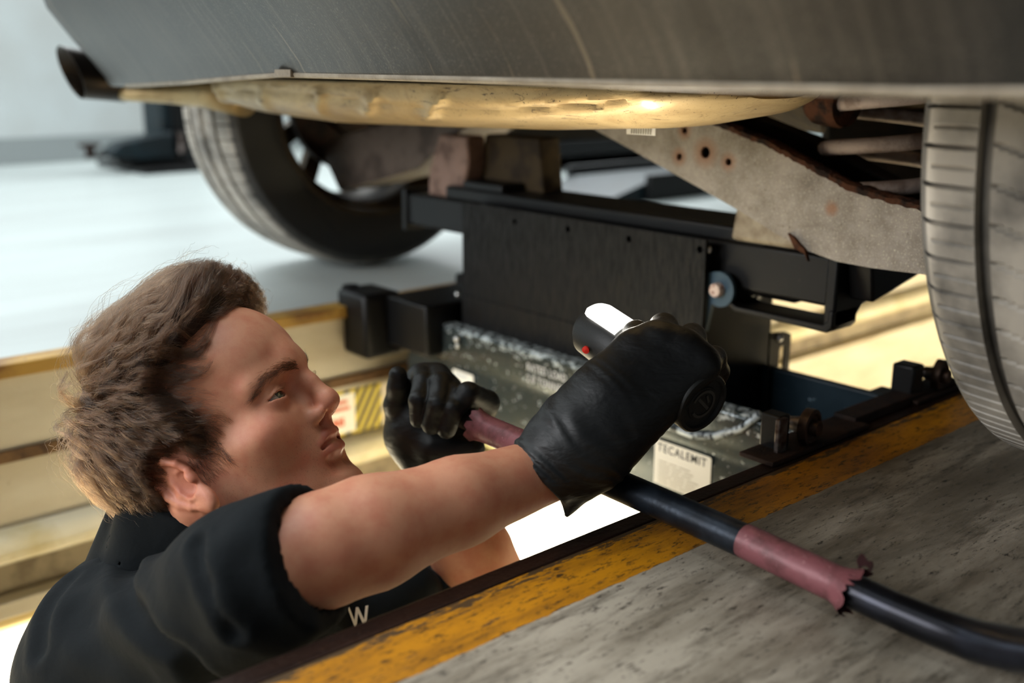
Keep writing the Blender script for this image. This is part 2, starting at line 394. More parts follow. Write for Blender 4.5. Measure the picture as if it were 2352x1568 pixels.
# floor pan with spare wheel well
fp = MB().box((.62, .02, .47), (4.5, 1.78, .49))
fp.lathe((.85, .78, .47), (0, 0, -1), [(0, .30), (.05, .285), (.085, .25), (.09, .0)], 48)
fp.obj('floor_pan', M['dark_under'], car, smooth=False)
# wheel well liners
for y0, y1 in ((-.01, .40), (1.60, 1.79)):
    g = [[(1.05 + .37 * math.cos(a), y, .36 + .34 * math.sin(a)) for y in (y0, y1)] for a in np.linspace(.4, PI - .4, 30)]
    MB().grid(g).obj('wheel_arch_liner', M['dark_under'], car, smooth=True)

# ---- rear silencer (transverse, flattened oval with pressed ribs)
def silencer():
    ys = np.linspace(0, 1, 150); th = np.linspace(0, 2 * PI, 73)[:-1]
    Yc = lambda u: 1.50 + (.555 - 1.50) * u
    rows = []
    for u in ys:
        y = Yc(u)
        zb = np.interp(y, [.555, .575, .60, .66, .80, .95, 1.19, 1.35, 1.44, 1.50], [.345, .336, .327, .316, .308, .304, .299, .304, .316, .335])
        zt = .352 + .0 * u; depth = zt - zb
        endf = min(1, (u / .10)) ** .5 if u < .10 else (min(1, (1 - u) / .05 + .001) ** .5)
        hx = .125 * (.35 + .65 * endf); xc = .785
        row = []
        for t in th:
            c, s = math.cos(t), math.sin(t)
            ex = math.copysign(abs(c) ** .7, c); ez = math.copysign(abs(s) ** .85, s)
            z = zt + ez * (depth if s < 0 else .055 * endf)
            x = xc - hx * ex
            # pressed ribs on the lower shell
            rib = 0
            if s < 0:
                v = (t - PI) / (PI) if c < 0 else (t - PI) / PI
                a = abs(s)
                for (yc, wd, sl) in ((1.40, .010, .03), (1.27, .013, .05), (1.13, .012, .06), (1.02, .014, .09), (.90, .012, .10)):
                    d = (y - yc - sl * (a - .4)); rib += .005 * math.exp(-(d / wd) ** 2) * max(0., min(1., (a - .08) * 8) * min(1., (.8 - a) * 6))
                rib -= .004 * math.exp(-((a - .36 - .15 * math.sin(y * 9)) / .07) ** 2) * (1 if .62 < y < 1.42 else 0)
            row.append((x - rib * ex * .8, y, z - rib * .8))
        rows.append(row)
    v = np.array(rows); nu, nv = v.shape[:2]
    mb = MB(); mb.v = [tuple(p) for p in v.reshape(-1, 3)]
    for i in range(nu - 1):
        for j in range(nv): mb.f.append((i * nv + j, i * nv + (j + 1) % nv, (i + 1) * nv + (j + 1) % nv, (i + 1) * nv + j))
    mb.f.append(tuple(range(nv))); mb.f.append(tuple((nu - 1) * nv + j for j in range(nv)))
    return mb


sil = silencer().obj('silencer', M['silver'], car, smooth='auto')
# seam flange running round the silencer
fl = []
N = 160
for i in range(N):
    a = 2 * PI * i / N; c, s = math.cos(a), math.sin(a)
    fl.append((.785 - .138 * math.copysign(abs(c) ** .55, c), 1.015 - .487 * math.copysign(abs(s) ** .75, s)))
me = plate([fl], .0022, (0, 0, .3535), (1, 0, 0), (0, 1, 0)); link('seam_flange', me, M['silver'], sil, bevel=.0008)
# tail pipe
tp = [un(560, 212, d=1.56), un(470, 208, d=1.60), un(380, 212, d=1.62), un(298, 214, d=1.635), un(285, 213, d=1.64)]
MB().tube(tp, [.036, .026, .017, .0125, .0125], 28).obj('exhaust_pipe', M['silver'], car, smooth=True)
a = un(297, 186, d=1.66); ax = -RT * .80 - FW * .60; ax /= np.linalg.norm(ax); v_ = UP - ax * (UP @ ax); v_ /= np.linalg.norm(v_); u_ = np.cross(ax, v_)
rows = []
for h, r, sh in [(-.004, .020, 0), (0, .030, 0), (.006, .0345, 0), (.04, .0355, .3), (.088, .0375, 1), (.0885, .0365, 1), (.085, .0345, 1), (.03, .033, .2), (.01, .03, 0), (.01, .002, 0)]:
    rows.append([a + ax * (h + sh * .019 * math.sin(t)) + r * (math.cos(t) * u_ + math.sin(t) * v_) for t in np.linspace(0, 2 * PI, 49)])
MB().grid(rows).obj('tail_pipe_tip', simple('sooty_tip_metal', srgb(46, 38, 30), .38, .7, srgb(26, 22, 19), 12), car, smooth='auto')
# barcode sticker under silencer
me = plate([[(-.018, -.006), (.018, -.006), (.018, .012), (-.018, .012)]], .0006, un(1472, 296, X=.80), (.1, -.99, 0), (0, 0, 1)); stk = link('part_label', me, M['white_plastic'], car); stk['label'] = 'small white barcode sticker'
mb = MB(); o_ = un(1472, 296, X=.7985)
for i in range(9): mb.box(o_ + np.array([-.0008, -.014 + i * .0032, -.005]), o_ + np.array([0, -.0128 + i * .0032, .004]))
mb.obj('barcode', M['grey_print'], stk)

# ---- wheels
def wheel_mesh():
    NP = 72; SEG = 14; N_ = NP * SEG; W = .196; R = .30
    us = np.array([-.5, -.5, -.498, -.490, -.475, -.450, -.425, -.40, -.37, -.34, -.31, -.28, -.262, -.26, -.235, -.21, -.208, -.19, -.16, -.13, -.10, -.07, -.045, -.043, -.03, -.01])
    us = np.r_[us, [0.0], -us[::-1]]
    rr = []
    for u in us:
        a = abs(u)
        rr.append(R - (.004 * (a / .4) ** 2 if a < .4 else .004 + .016 * ((a - .4) / .1) ** 1.8))
    rr = np.array(rr); 
    gro = ((np.abs(us) >= .209) & (np.abs(us) <= .261)) | (np.abs(us) <= .031)
    base = np.where(gro, rr - .0075, rr)
    # sidewall rings
    side_w = [(-.5, .278), (-.512, .262), (-.520, .245), (-.515, .228), (-.498, .212), (-.470, .203), (-.465, .196)]
    th = np.arange(N_) * 2 * PI / N_
    idx = np.arange(N_) % SEG
    V = []
    for (u, r) in side_w[::-1]: V.append(np.stack([r * np.cos(th), np.full(N_, u * W), r * np.sin(th)], 1))
    for k, u in enumerate(us):
        r = np.full(N_, base[k])
        if not gro[k]:
            a = abs(u)
            if a > .27 and a < .47:   # shoulder sipes, strong and weak in turn
                r = np.where(idx == 3, r - .006, r); r = np.where(idx == 10, r - .0022 * (a < .42), r)
            elif a < .205:
                sh = int(round((u + .2) * 30)); r = np.where((idx + sh) % SEG == 5, r - .004, r)
        V.append(np.stack([r * np.cos(th), np.full(N_, u * W), r * np.sin(th)], 1))
    for (u, r) in side_w: V.append(np.stack([r * np.cos(th), np.full(N_, -u * W), r * np.sin(th)], 1))
    V = np.array(V); nr = len(V); vs = V.reshape(-1, 3)
    i = np.arange(nr - 1)[:, None] * N_; j = np.arange(N_)[None]; j2 = (j + 1) % N_
    F = np.stack([i + j, i + j2, i + N_ + j2, i + N_ + j], -1).reshape(-1, 4)
    me = bpy.data.meshes.new('tyre'); me.from_pydata(vs.tolist(), [], F.tolist()); me.update(); return me


tyre_me = wheel_mesh()
rim_in = MB().lathe((0, 0, 0), (0, 1, 0), [(-.092, .206), (-.094, .200), (-.088, .196), (-.080, .192), (-.07, .188), (-.05, .180), (.03, .176), (.06, .180), (.085, .194), (.092, .204), (.095, .206), (.09, .19), (.062, .174), (.03, .170), (-.05, .174), (-.07, .182), (-.092, .206)], 72)
face = MB()
for k in range(10):
    a = 2 * PI * k / 10; c, s = math.cos(a), math.sin(a); px, pz = -s, c
    def q(r, t, y): return (r * c + t * px, y, r * s + t * pz)
    face.add([q(.03, -.014, .085), q(.03, .014, .085), q(.178, .018, .075), q(.178, -.018, .075), q(.03, -.014, .06), q(.03, .014, .06), q(.178, .018, .055), q(.178, -.018, .055)],
             [(0, 1, 2, 3), (4, 7, 6, 5), (0, 4, 5, 1), (1, 5, 6, 2), (2, 6, 7, 3), (3, 7, 4, 0)])
face.lathe((0, 0, 0), (0, 1, 0), [(.05, .0), (.05, .05), (.085, .05), (.092, .03), (.092, 0)], 40)
disc = MB().lathe((0, 0, 0), (0, 1, 0), [(-.03, .0), (-.03, .06), (-.005, .06), (-.005, .125), (.012, .125), (.012, .05), (.03, .05), (.03, 0)], 48)
rim_me = rim_in.mesh('rim'); face_me = face.mesh('spokes'); disc_me = disc.mesh('brake_disc')
n = NT('dusty_tyre'); X_, Y_, Z_ = n.xyz(); rad = n.math('SQRT', n.math('ADD', n.math('MULTIPLY', X_, X_), n.math('MULTIPLY', Z_, Z_)))
dust = n.math('MULTIPLY', n.ramp(n.math('ADD', rad, n.math('MULTIPLY', n.math('SUBTRACT', n.noise(30, 6), .5), .006)), .276, .286), n.ramp(n.noise(14, 5), .25, .6))
gr = n.ramp(rad, .2905, .2925); n.base(n.mix(n.math('MULTIPLY', dust, n.math('ADD', n.math('MULTIPLY', gr, .85), .15)), srgb(26, 25, 24), srgb(166, 158, 146))); n.rough(.6); n.bump(n.noise(500, 3), .15); TYM = n.m
tyre_me.materials.append(TYM); rim_me.materials.append(simple('brake_dust_alloy', srgb(70, 56, 36), .6, .3, srgb(34, 27, 18), 20)); face_me.materials.append(rim_me.materials[0]); disc_me.materials.append(M['dark_rust'])
for k, (loc, rz, flip) in enumerate((((.955, .262, .343), 0, 1), ((1.095, 1.742, .302), 0, 0))):
    wheel = bpy.data.objects.new('wheel', tyre_me.copy() if 0 else None); C.objects.link(wheel); wheel.parent = car
    wheel.location = Vector(loc) - car.location; wheel.rotation_euler = (0, .1 * k, PI if flip else 0)
    for nm, me in (('tyre', tyre_me), ('rim', rim_me), ('spokes', face_me), ('brake_disc', disc_me)):
        o = bpy.data.objects.new(nm, me); C.objects.link(o); o.parent = wheel
        me.shade_smooth(); me.set_sharp_from_angle(angle=math.radians(45 if nm != 'tyre' else 30))
bpy.data.objects['wheel']['label'] = 'near rear wheel with pale dusty tread'
bpy.data.objects['wheel.001']['label'] = 'far rear wheel seen from its inner side'

# ---- lower suspension arms
def armpt(px, py, X=.97): p = un(px, py, X=X); return (p[1], p[2])
low = [armpt(*q) for q in ((1300, 262), (1370, 300), (1440, 338), (1500, 372), (1600, 428), (1700, 485), (1780, 535), (1850, 574), (1920, 600), (2000, 615), (2070, 624), (2130, 631))]
upp = [armpt(*q) for q in ((1350, 190), (1480, 215), (1575, 250), (1640, 277), (1700, 302), (1760, 325), (1800, 346), (1850, 373), (1900, 400), (1950, 427), (2040, 455), (2130, 476))]
low.append((.40, low[-1][1] - .002)); upp.append((.40, upp[-1][1] - .014))
web = low + upp[::-1]
holes = []
for (x, y, r) in ((1572, 300, .0040), (1560, 360, .0042), (1620, 350, .0068), (1673, 372, .0042)): holes.append(circ(armpt(x, y), r, 20))
n = NT('stained_arm_steel'); X_, Y_, Z_ = n.xyz()
g1 = n.noise(26, 8, rough=.7); g2 = n.noise(500, 4, rough=.6); g3 = n.noise(240, 8, rough=.7)
c = n.mix(n.ramp(g1, .38, .68), srgb(164, 155, 144), srgb(124, 114, 101)); c = n.mix(n.ramp(g2, .56, .70), c, srgb(206, 196, 172)); c = n.mix(n.ramp(g3, .62, .68), c, srgb(84, 74, 60))
for (hx, hz, rr_) in [(h[0][0] - r_, h[0][1], r_ * 2.6) for h, r_ in zip(holes, (.0040, .0042, .0068, .0042))] + [(.6105, .2275, .008)]:
    dy = n.math('SUBTRACT', Y_, hx); dz = n.math('SUBTRACT', Z_, hz)
    dist = n.math('SQRT', n.math('ADD', n.math('MULTIPLY', dy, dy), n.math('MULTIPLY', dz, dz)))
    dist = n.math('ADD', dist, n.math('MULTIPLY', n.math('SUBTRACT', g3, .5), .008))
    c = n.mix(n.math('MULTIPLY', n.ramp(dist, rr_ * .4, rr_ * 1.25, True), .62), c, srgb(150, 92, 44))
n.base(c); n.rough(.5); n.b.inputs['Metallic'].default_value = .3; n.bump(n.math('ADD', g2, g3), .35, .001); M['arm'] = n.m
me = plate([web] + holes, .004, (.972, 0, 0), (0, 1, 0), (0, 0, 1)); arm = link('suspension_arm', me, M['arm'], car, smooth=False)
arm['label'] = 'pressed steel arm with rust-ringed holes'
fm = MB()
def flange(mb, line, x0, x1, th, inner):
    top = [[(x0, y, z), (x1, y, z)] for y, z in line]; bot = [[(x0, y, z + th), (x1, y, z + th)] for y, z in line]
    mb.grid(top); mb.grid(bot)
    for i in range(len(line) - 1):
        for x in (x0, x1):
            (y, z), (y2, z2) = line[i], line[i + 1]; mb.add([(x, y, z), (x, y2, z2), (x, y2, z2 + th), (x, y, z + th)], [(0, 1, 2, 3)])
flange(fm, low, .974, 1.07, .004, 1); fm.obj('lower_flange', M['arm'], arm, smooth=False)
# rusty, crusty upper lip
um = MB(); rows = []
dens = []
for i in range(len(upp) - 1):
    for t in np.linspace(0, 1, 9)[:-1]: dens.append((upp[i][0] * (1 - t) + upp[i + 1][0] * t, upp[i][1] * (1 - t) + upp[i + 1][1] * t))
for y, z in dens:
    j = lambda: random.uniform(-.0010, .0012)
    rows.append([(.9685 + j() * .4, y, z - .0045 + j()), (.968 + j() * .3, y, z + .001 + j()), (.973, y, z + .004 + j()), (.980, y, z + .0035 + j()), (.987, y, z + .001 + j()), (.990, y, z - .004)])
um.grid(rows).obj('rusted_lip', M['rust'], arm, smooth=False)
bk = MB(); bl = [(y, z - .003) for y, z in upp]; flange(bk, bl, 1.045, 1.075, .004, 1)
for i in range(len(low) - 1):
    (y, z), (y2, z2) = low[i], low[i + 1]; (a, b_), (a2, b2) = upp[i], upp[i + 1]
    bk.add([(1.072, y, z), (1.072, y2, z2), (1.072, a2, b2), (1.072, a, b_)], [(0, 1, 2, 3)])
bk.obj('rear_web', M['dark_under'], arm, smooth=False)
# far arm, mirrored across the car: its own outline, web plate and lit lower flange
def fpt(px, py): p = un(px, py, X=1.03); return (p[1], p[2])
flo = [fpt(*q) for q in ((1075, 290), (1040, 312), (1000, 350), (960, 385), (900, 405), (840, 420), (782, 437))]
fup = [fpt(*q) for q in ((1000, 262), (930, 272), (880, 285), (850, 295), (800, 308), (765, 322), (738, 340))]
M['far_arm'] = simple('dull_brown_steel', srgb(104, 90, 80), .6, .3, srgb(78, 66, 58), 20, bump=.3)
me = plate([flo + fup[::-1]], .004, (1.03, 0, 0), (0, 1, 0), (0, 0, 1)); arm2 = link('suspension_arm', me, M['far_arm'], car, smooth=False); arm2['label'] = 'far pressed steel arm inside the wheel'
fm = MB(); flange(fm, flo, 1.03, 1.14, .004, 1); fm.obj('lower_flange', M['arm'], arm2, smooth=False)
# lower flange reaching toward the camera side on the far arm
fm = MB(); flo2 = [fpt(*q) for q in ((1075, 290), (1040, 312), (1000, 350), (960, 392), (900, 404), (850, 415), (800, 432))]
# ---- coil springs
def coil(c, r, wr, z0, z1, pitch):
    n_t = (z1 - z0) / pitch; pts = []
    for i in range(int(n_t * 28) + 1):
        a = i / 28 * 2 * PI; pts.append((c[0] + r * math.cos(a + 2.2), c[1] + r * math.sin(a + 2.2), z0 + pitch * i / 28))
    return MB().tube(pts, wr, 10)
cc = un(2050, 300, X=1.052)
sp_m = simple('powdery_spring_steel', srgb(178, 162, 152), .6, .1, srgb(136, 118, 108), 40, bump=.5, bscale=400)
coil((cc[0], cc[1]), .068, .0082, .2405, .50, .045).obj('coil_spring', sp_m, car, smooth=True)
coil((1.10, 1.50), .062, .008, .22, .50, .047).obj('coil_spring', sp_m, car, smooth=True)
# subframe, rusty bush, cross tubes and bits in the dark behind the arm
MB().tube([(1.12, .35, .40), (1.12, .60, .36), (1.12, .85, .34), (1.12, 1.15, .34), (1.12, 1.4, .36), (1.12, 1.65, .40)], .035, 20).obj('subframe_tube', M['tan_under'], car, smooth=True)
p = un(1893, 232, X=1.0); MB().lathe(p - np.array([0, .016, 0]), (.1, 1, .1), [(-.014, .012), (-.014, .025), (-.008, .027), (.02, .027), (.026, .024), (.026, .012)], 28, True).obj('arm_bush', M['rust'], car, smooth='auto')
g = []
for i in range(16):
    a = PI * i / 15; g.append([(1.02 + t, .80 + .10 * math.cos(a), .372 - .028 * math.sin(a) - t * .1) for t in (0, .04, .1)])
MB().grid(g).obj('fuel_tank_edge', M['tan_under'], car, smooth=True)
q = [un(1590, 228, X=1.12), un(1890, 236, X=1.05), un(1885, 306, X=1.10), un(1760, 286, X=1.12)]
MB().add([tuple(v) for v in q] + [tuple(v + np.array([.01, 0, 0])) for v in q], [(0, 1, 2, 3), (7, 6, 5, 4), (0, 4, 5, 1), (1, 5, 6, 2), (2, 6, 7, 3), (3, 7, 4, 0)]).obj('heat_shield', M['tan_under'], car, smooth=False)
q = un(1647, 232, X=.95); MB().tube([q, q + np.array([0, 0, .06])], [.008, .008], 6).obj('exhaust_hanger_bolt', M['tan_under'], car)
MB().box((1.22, .36, .20), (1.36, .80, .47)).obj('dark_backing_box', M['dark_under'], car, bevel=.02)  # dark box added to blacken the bright gap behind the coil spring
# shock absorber and hub carrier on both sides
for (x, y, s) in ((1.14, .47, 1), (1.20, 1.56, -1)):
    mb = MB().tube([(x, y, .18), (x - .01, y, .36)], .022, 16).tube([(x - .01, y, .34), (x - .02, y, .52)], .012, 12); mb.obj('shock_absorber', M['black_paint'], car, smooth='auto')
for (x, y, z) in ((.98, .42, .33), (1.095, 1.60, .31)):
    MB().lathe((x, y - .05 if y < 1 else y - .03, z), (0, 1, 0), [(0, .03), (.0, .06), (.03, .065), (.07, .05), (.09, .03)], 24, True).obj('hub_carrier', M['dark_rust'], car, smooth='auto')
# ------------------------------------------------------------------ pit jack bridging the pit
jack = empty('pit_jack', (1.0, 1.0, 0), 'black and blue-grey beam jack bridging the pit under the rear axle', 'jack')
BP, JP = M['black_paint'], M['jack_paint']
# front cross channel, blue-grey, top edge at floor level, folded shape
Yn, Yf = .575, 1.335
ch = [(.93, -.165), (.93, -.085), (.933, -.075), (.933, -.062), (.93, -.055), (.93, -.014), (.934, -.009), (.955, -.009), (.955, -.013), (.936, -.016), (.936, -.165), (.95, -.178), (.935, -.178)]
MB().prism(ch, 1, Yn, Yf).obj('front_crossbeam', JP, jack, bevel=.0012)
MB().box((.932, Yn, -.180), (1.10, Yf, -.172)).obj('tray', simple('pale_yellow_tray', srgb(214, 202, 128), .5), jack, bevel=.001)
# chipped cut-out lip near the near end
r = [un(1745, 950, X=.928), un(1700, 985, X=.926), un(1640, 1002, X=.926), un(1590, 1000, X=.926), un(1530, 975, X=.928)]
MB().tube(r, .0045, 8).obj('weld_bead', simple('chipped_weld', srgb(180, 190, 196), .4, .2, srgb(34, 40, 44), 90, (.5, .56)), jack, smooth=True)
MB().box((1.095, Yn - .01, -.18), (1.108, 1.36, -.004)).obj('rear_crossbeam', simple('dark_blue_paint', srgb(20, 34, 42), .4, 0, srgb(26, 40, 48), 20, dirt=srgb(150, 170, 180), dscale=90, dthr=(.66, .69)), jack, bevel=.0015)
q = un(2045, 930, z=-.01); MB().box((1.11, NE + .001, -.075), (1.16, .64, -.012)).obj('end_bracket', BP, jack, bevel=.002)
# central lifting box
MB().box((.966, .771, -.170), (1.108, 1.219, .168)).obj('lift_housing', BP, jack, bevel=.002)
hol = [circ(tuple(un(x, y, X=.958)[1:]), .0044, 18) for x, y in ((1181, 509), (1303, 526), (1443, 549), (1606, 573))]
me = plate([[(.765, -.16), (1.225, -.16), (1.225, .030), (1.225, .176), (.765, .176)]] + hol, .003, (.9605, 0, 0), (0, 1, 0), (0, 0, 1)); fp_ = link('cover_plate', me, M['scuffed_black'], jack, smooth=False)
MB().box((.9575, .763, -.18), (.9595, 1.226, .036)).obj('lower_cover_plate', M['scuffed_black'], jack, bevel=.0006)
screw = MB().lathe((0, 0, 0), (-1, 0, 0), [(0, .0048), (.002, .0048), (.004, .0036), (.0048, 0)], 16).mesh('screw'); screw.materials.append(M['steel']); screw.shade_smooth()
def scr(x, y, X=None, Y=None, s=1.):
    p = un(x, y, X=X, Y=Y); o = bpy.data.objects.new('screw', screw); C.objects.link(o); o.parent = jack; o.location = Vector(p) - jack.location; o.scale = (s, s, s)
    return o
scr(1052, 676, X=.965); scr(1629, 573, X=.975); scr(1791, 775, Y=.755, s=1.1); scr(1785, 891, Y=.755, s=1.2); scr(962, 762, X=.925); scr(1050, 778, X=.925); scr(1052, 794, X=.925, s=.8)
# slotted guide strip at the near side of the box
so = [(1.085, -.20), (1.13, -.20), (1.13, .036), (1.118, .041), (1.085, .045)]
sl = [(1.112 + .0055 * math.cos(a), (.018 if a < PI else -.052) + .0055 * math.sin(a)) for a in np.linspace(0, 2 * PI, 24)[:-1]]
me = plate([so, sl], .003, (0, .757, 0), (1, 0, 0), (0, 0, 1)); link('slotted_guide', me, BP, jack, smooth=False)
# telescopic top beam
MB().box((.985, .70, .172), (1.08, 1.30, .192)).obj('top_rail', BP, jack, bevel=.004)
MB().box((.992, .66, .112), (1.075, 1.255, .186)).obj('main_beam', BP, jack, bevel=.006)
MB().box((.985, 1.225, .120), (1.07, 1.405, .172)).obj('sliding_arm', BP, jack, bevel=.004)
MB().box((.980, 1.40, .110), (1.075, 1.412, .178)).obj('end_plate', BP, jack, bevel=.002)
MB().box((.985, .615, .118), (1.07, .80, .174)).obj('sliding_arm', BP, jack, bevel=.004)
# near end: end plate, J-shaped lower bracket, end block with rounded corner
e = [(un(1843, 600, Y=.635)), ]
ep_ = [(.975, .182), (1.075, .186), (1.10, .166), (1.105, .15), (1.10, .135), (1.03, .116), (1.012, .098), (.975, .096)]
MB().prism([(x, z) for x, z in ep_], 1, .600, .614).obj('end_plate', BP, jack, bevel=.003)
MB().prism([(.99, .172), (1.095, .160), (1.098, .148), (1.0, .128)], 1, .57, .60).obj('end_block', BP, jack, bevel=.003)
br = [(.66 - .06, .118), (.60, .100), (.606, .093), (.73, .095), (.76, .112), (.757, .118), (.728, .101), (.612, .101), (.606, .106), (.606, .118)]
mb = MB(); n_ = len(br); mb.v = [(x, y, z) for x in (.972, 1.02) for y, z in br]; mb.f = [tuple(range(n_)), tuple(range(2 * n_ - 1, n_ - 1, -1))] + [(i, i + n_, (i + 1) % n_ + n_, (i + 1) % n_) for i in range(n_)]
mb.obj('lower_hook', BP, jack, bevel=.0015)
# pivot lug with pin
pv = un(1655, 664, X=.972); lug = [(pv[1] + .021 * math.cos(a), pv[2] + .021 * math.sin(a)) for a in np.linspace(1.4, 5.2, 18)] + [(.768, pv[2] - .055), (.768, pv[2] + .018)]
me = plate([lug], .006, (.972, 0, 0), (0, 1, 0), (0, 0, 1)); link('pivot_lug', me, simple('blue_steel', srgb(58, 78, 92), .5, .2), jack, bevel=.001)
MB().lathe((.998, pv[1], pv[2]), (-1, 0, 0), [(-.03, .024), (-.02, .026), (-.012, .024), (-.008, .026), (.004, .024), (.012, .020)], 28, True).obj('pivot_roller', BP, jack, smooth='auto')
MB().lathe((.97, pv[1], pv[2]), (-1, 0, 0), [(-.01, .0085), (.008, .0085), (.010, .0075), (.010, 0)], 20).obj('pivot_pin', simple('pale_pin', srgb(196, 176, 166), .5, .2, srgb(120, 70, 50), 200, (.55, .6)), jack, smooth='auto')
# support pads, cast, on the beam
def pad(yc, w0, w1, z0, z1, x0, x1, lean, m):
    mb = MB(); return mb.add([(x0, yc - w0, z0), (x1, yc - w0, z0), (x1, yc + w0, z0), (x0, yc + w0, z0), (x0 + lean, yc - w1, z1), (x1, yc - w1, z1), (x1, yc + w1, z1), (x0 + lean, yc + w1, z1)],
                      [(0, 3, 2, 1), (4, 5, 6, 7), (0, 1, 5, 4), (1, 2, 6, 5), (2, 3, 7, 6), (3, 0, 4, 7)])
cast = simple('pale_cast_alloy', srgb(168, 156, 134), .6, .2, srgb(128, 112, 92), 60, (.4, .7), bump=.5, bscale=300)
castp = simple('pinkish_cast_alloy', srgb(150, 122, 108), .6, .2, srgb(112, 88, 76), 30, bump=.3)
p = pad(.685, .062, .058, .176, .216, .979, 1.08, .002, cast).obj('support_pad', cast, jack, bevel=.006); p['label'] = 'pale rounded cast pad'
tr = [(1.366, .163), (1.282, .163), (1.262, .225), (1.262, .268), (1.335, .268), (1.362, .21)]
p = MB().prism([(a, b) for a, b in tr], 0, 1.0, 1.035).obj('support_pad', castp, jack, bevel=.004); p['label'] = 'tall cast saddle with tapered sides'
tr = [(1.290, .172), (1.128, .186), (1.138, .27), (1.262, .27)]
MB().prism(tr, 0, 1.035, 1.075).obj('saddle_web', simple('brown_cast', srgb(74, 60, 38), .7, .1, srgb(52, 40, 26), 30), jack, bevel=.003)
MB().box((.99, 1.17, .178), (1.034, 1.262, .203)).obj('saddle_block', BP, jack, bevel=.003)
# torn piece of rusty trim hanging between pad and arm
q0 = un(1815, 542, X=.968)
sh = [un(*c, X=.968)[1:] for c in ((1812, 535), (1826, 545), (1838, 560), (1850, 572), (1858, 600), (1850, 582), (1836, 574), (1828, 572), (1822, 558))]
me = plate([[tuple(v) for v in sh]], .005, (.968, 0, 0), (0, 1, 0), (0, 0, 1)); link('rust_flake', me, M['rust'], car, smooth=False)
# far end carriage bracket on the far edge
cb = [(1.435, .018), (1.40, .028), (1.36, .024), (1.355, -.065), (1.43, -.082)]
MB().box((.86, 1.345, -.078), (.93, 1.43, .026)).obj('carriage_bracket', BP, jack, bevel=.008)
MB().box((.90, 1.24, -.058), (1.10, 1.352, .022)).obj('carriage_arm', BP, jack, bevel=.004)
MB().tube([(.885, 1.425, -.078), (.885, 1.425, .028)], .014, 16).obj('bracket_tube', BP, jack, smooth='auto')
MB().box((1.10, 1.34, -.06), (1.17, 1.43, .02)).obj('carriage_bracket', BP, jack, bevel=.006)
p = un(990, 780, X=.915); MB().box((.905, 1.262, -.034), (.931, 1.345, -.029)).obj('shelf_tab', JP, jack, bevel=.001)
# near rollers on the pit edge
MB().box((.80, .545, .001), (.97, .585, .006)).obj('roller_plate', M['dark_rust'], jack, bevel=.001)
MB().box((.965, .558, -.01), (1.19, .585, .010)).obj('roller_bar', M['dark_rust'], jack, bevel=.001)
MB().box((1.08, .55, .001), (1.19, .585, .006)).obj('roller_plate', M['dark_rust'], jack, bevel=.001)
for (x, y, z, r) in ((.876, .556, .0215, .0188), (1.148, .560, .0215, .0188)):
    ax = (.14, -.98, 0)
    rl = MB().lathe((x, y, z), ax, [(-.005, r * .5), (-.006, r * .8), (-.0055, r), (.0035, r), (.004, r * .8), (.002, r * .72), (.002, r * .45), (.010, r * .42), (.010, 0)], 30).obj('roller', simple('brown_bearing_steel', srgb(84, 66, 56), .5, .6, srgb(50, 38, 32), 50), jack, smooth='auto')
    MB().lathe((x, y, z), ax, [(-.03, .006), (-.02, .007), (-.012, .0085), (-.004, .0075)], 16, True).obj('roller_axle', M['worn_steel'], jack, smooth='auto')
MB().box((.832, .562, -.012), (.850, .585, .040)).obj('roller_block', BP, jack, bevel=.002)
MB().box((.824, .5565, .004), (.838, .562, .040)).obj('roller_guide', M['worn_steel'], jack, bevel=.001)
MB().box((1.088, .562, .002), (1.112, .590, .042)).obj('roller_block', BP, jack, bevel=.003)
# stickers and lettering
def onbar(px, py): return un(px, py, X=.9292)
a = onbar(1210, 850); th_ = simple('white_lettering', srgb(206, 206, 204), .5)
tx = text_mesh('RATED LOAD', .0150, onbar(1210, 849), (0, -1, 0), (0, 0, 1), .0003, .0001, .80, 1.12); link('load_lettering', tx, th_, jack)
tx = text_mesh('2.0 TONNES', .0150, onbar(1210, 875), (0, -1, 0), (0, 0, 1), .0003, .0001, .84, 1.12); link('load_lettering', tx, th_, jack)
def sticker(p0, w_, h_, name, m, lab, parent=jack, X=.9290, rad=.002):
    me = plate([[(-0, -h_), (w_, -h_), (w_, -rad), (w_ - rad, 0), (rad, 0), (0, -rad)]], .0006, (X, p0[1], p0[2]), (0, -1, 0), (0, 0, 1)); o = link(name, me, m, parent); o['label'] = lab; return o
s_ = sticker(onbar(1040, 846), .050, .034, 'small_label', M['white_plastic'], 'small white label')
mb = MB(); p = onbar(1040, 846)
for (dy, dz, w_, h_) in ((.010, .016, .008, .010), (.030, .016, .009, .011), (.006, .005, .03, .003)): mb.box((.9283, p[1] - dy - w_, p[2] - dz - h_), (.9287, p[1] - dy, p[2] - dz))
mb.obj('printing', simple('faint_print', srgb(176, 186, 192), .5), s_)
s_ = sticker(onbar(1505, 1006), .088, .058, 'maker_plate', M['white_plastic'], 'cream maker plate with black lettering')
tx = text_mesh('TECALEMIT', .0150, onbar(1511, 1031) - np.array([.0006, 0, .001]), (0, -1, 0), (0, 0, 1), .0002, .0001, .90, 1.14); link('plate_lettering', tx, M['black_print'], s_)
mb = MB(); p = onbar(1505, 1006)
for i in range(7):
    z_ = p[2] - .026 - i * .0045; y_ = p[1] - .008
    for k in range(3):
        L_ = random.uniform(.012, .022); mb.box((.9281, y_ - L_, z_ - .0012), (.9286, y_, z_)); y_ -= L_ + .003
mb.obj('small_print', simple('pale_print', srgb(196, 190, 170), .5), s_)
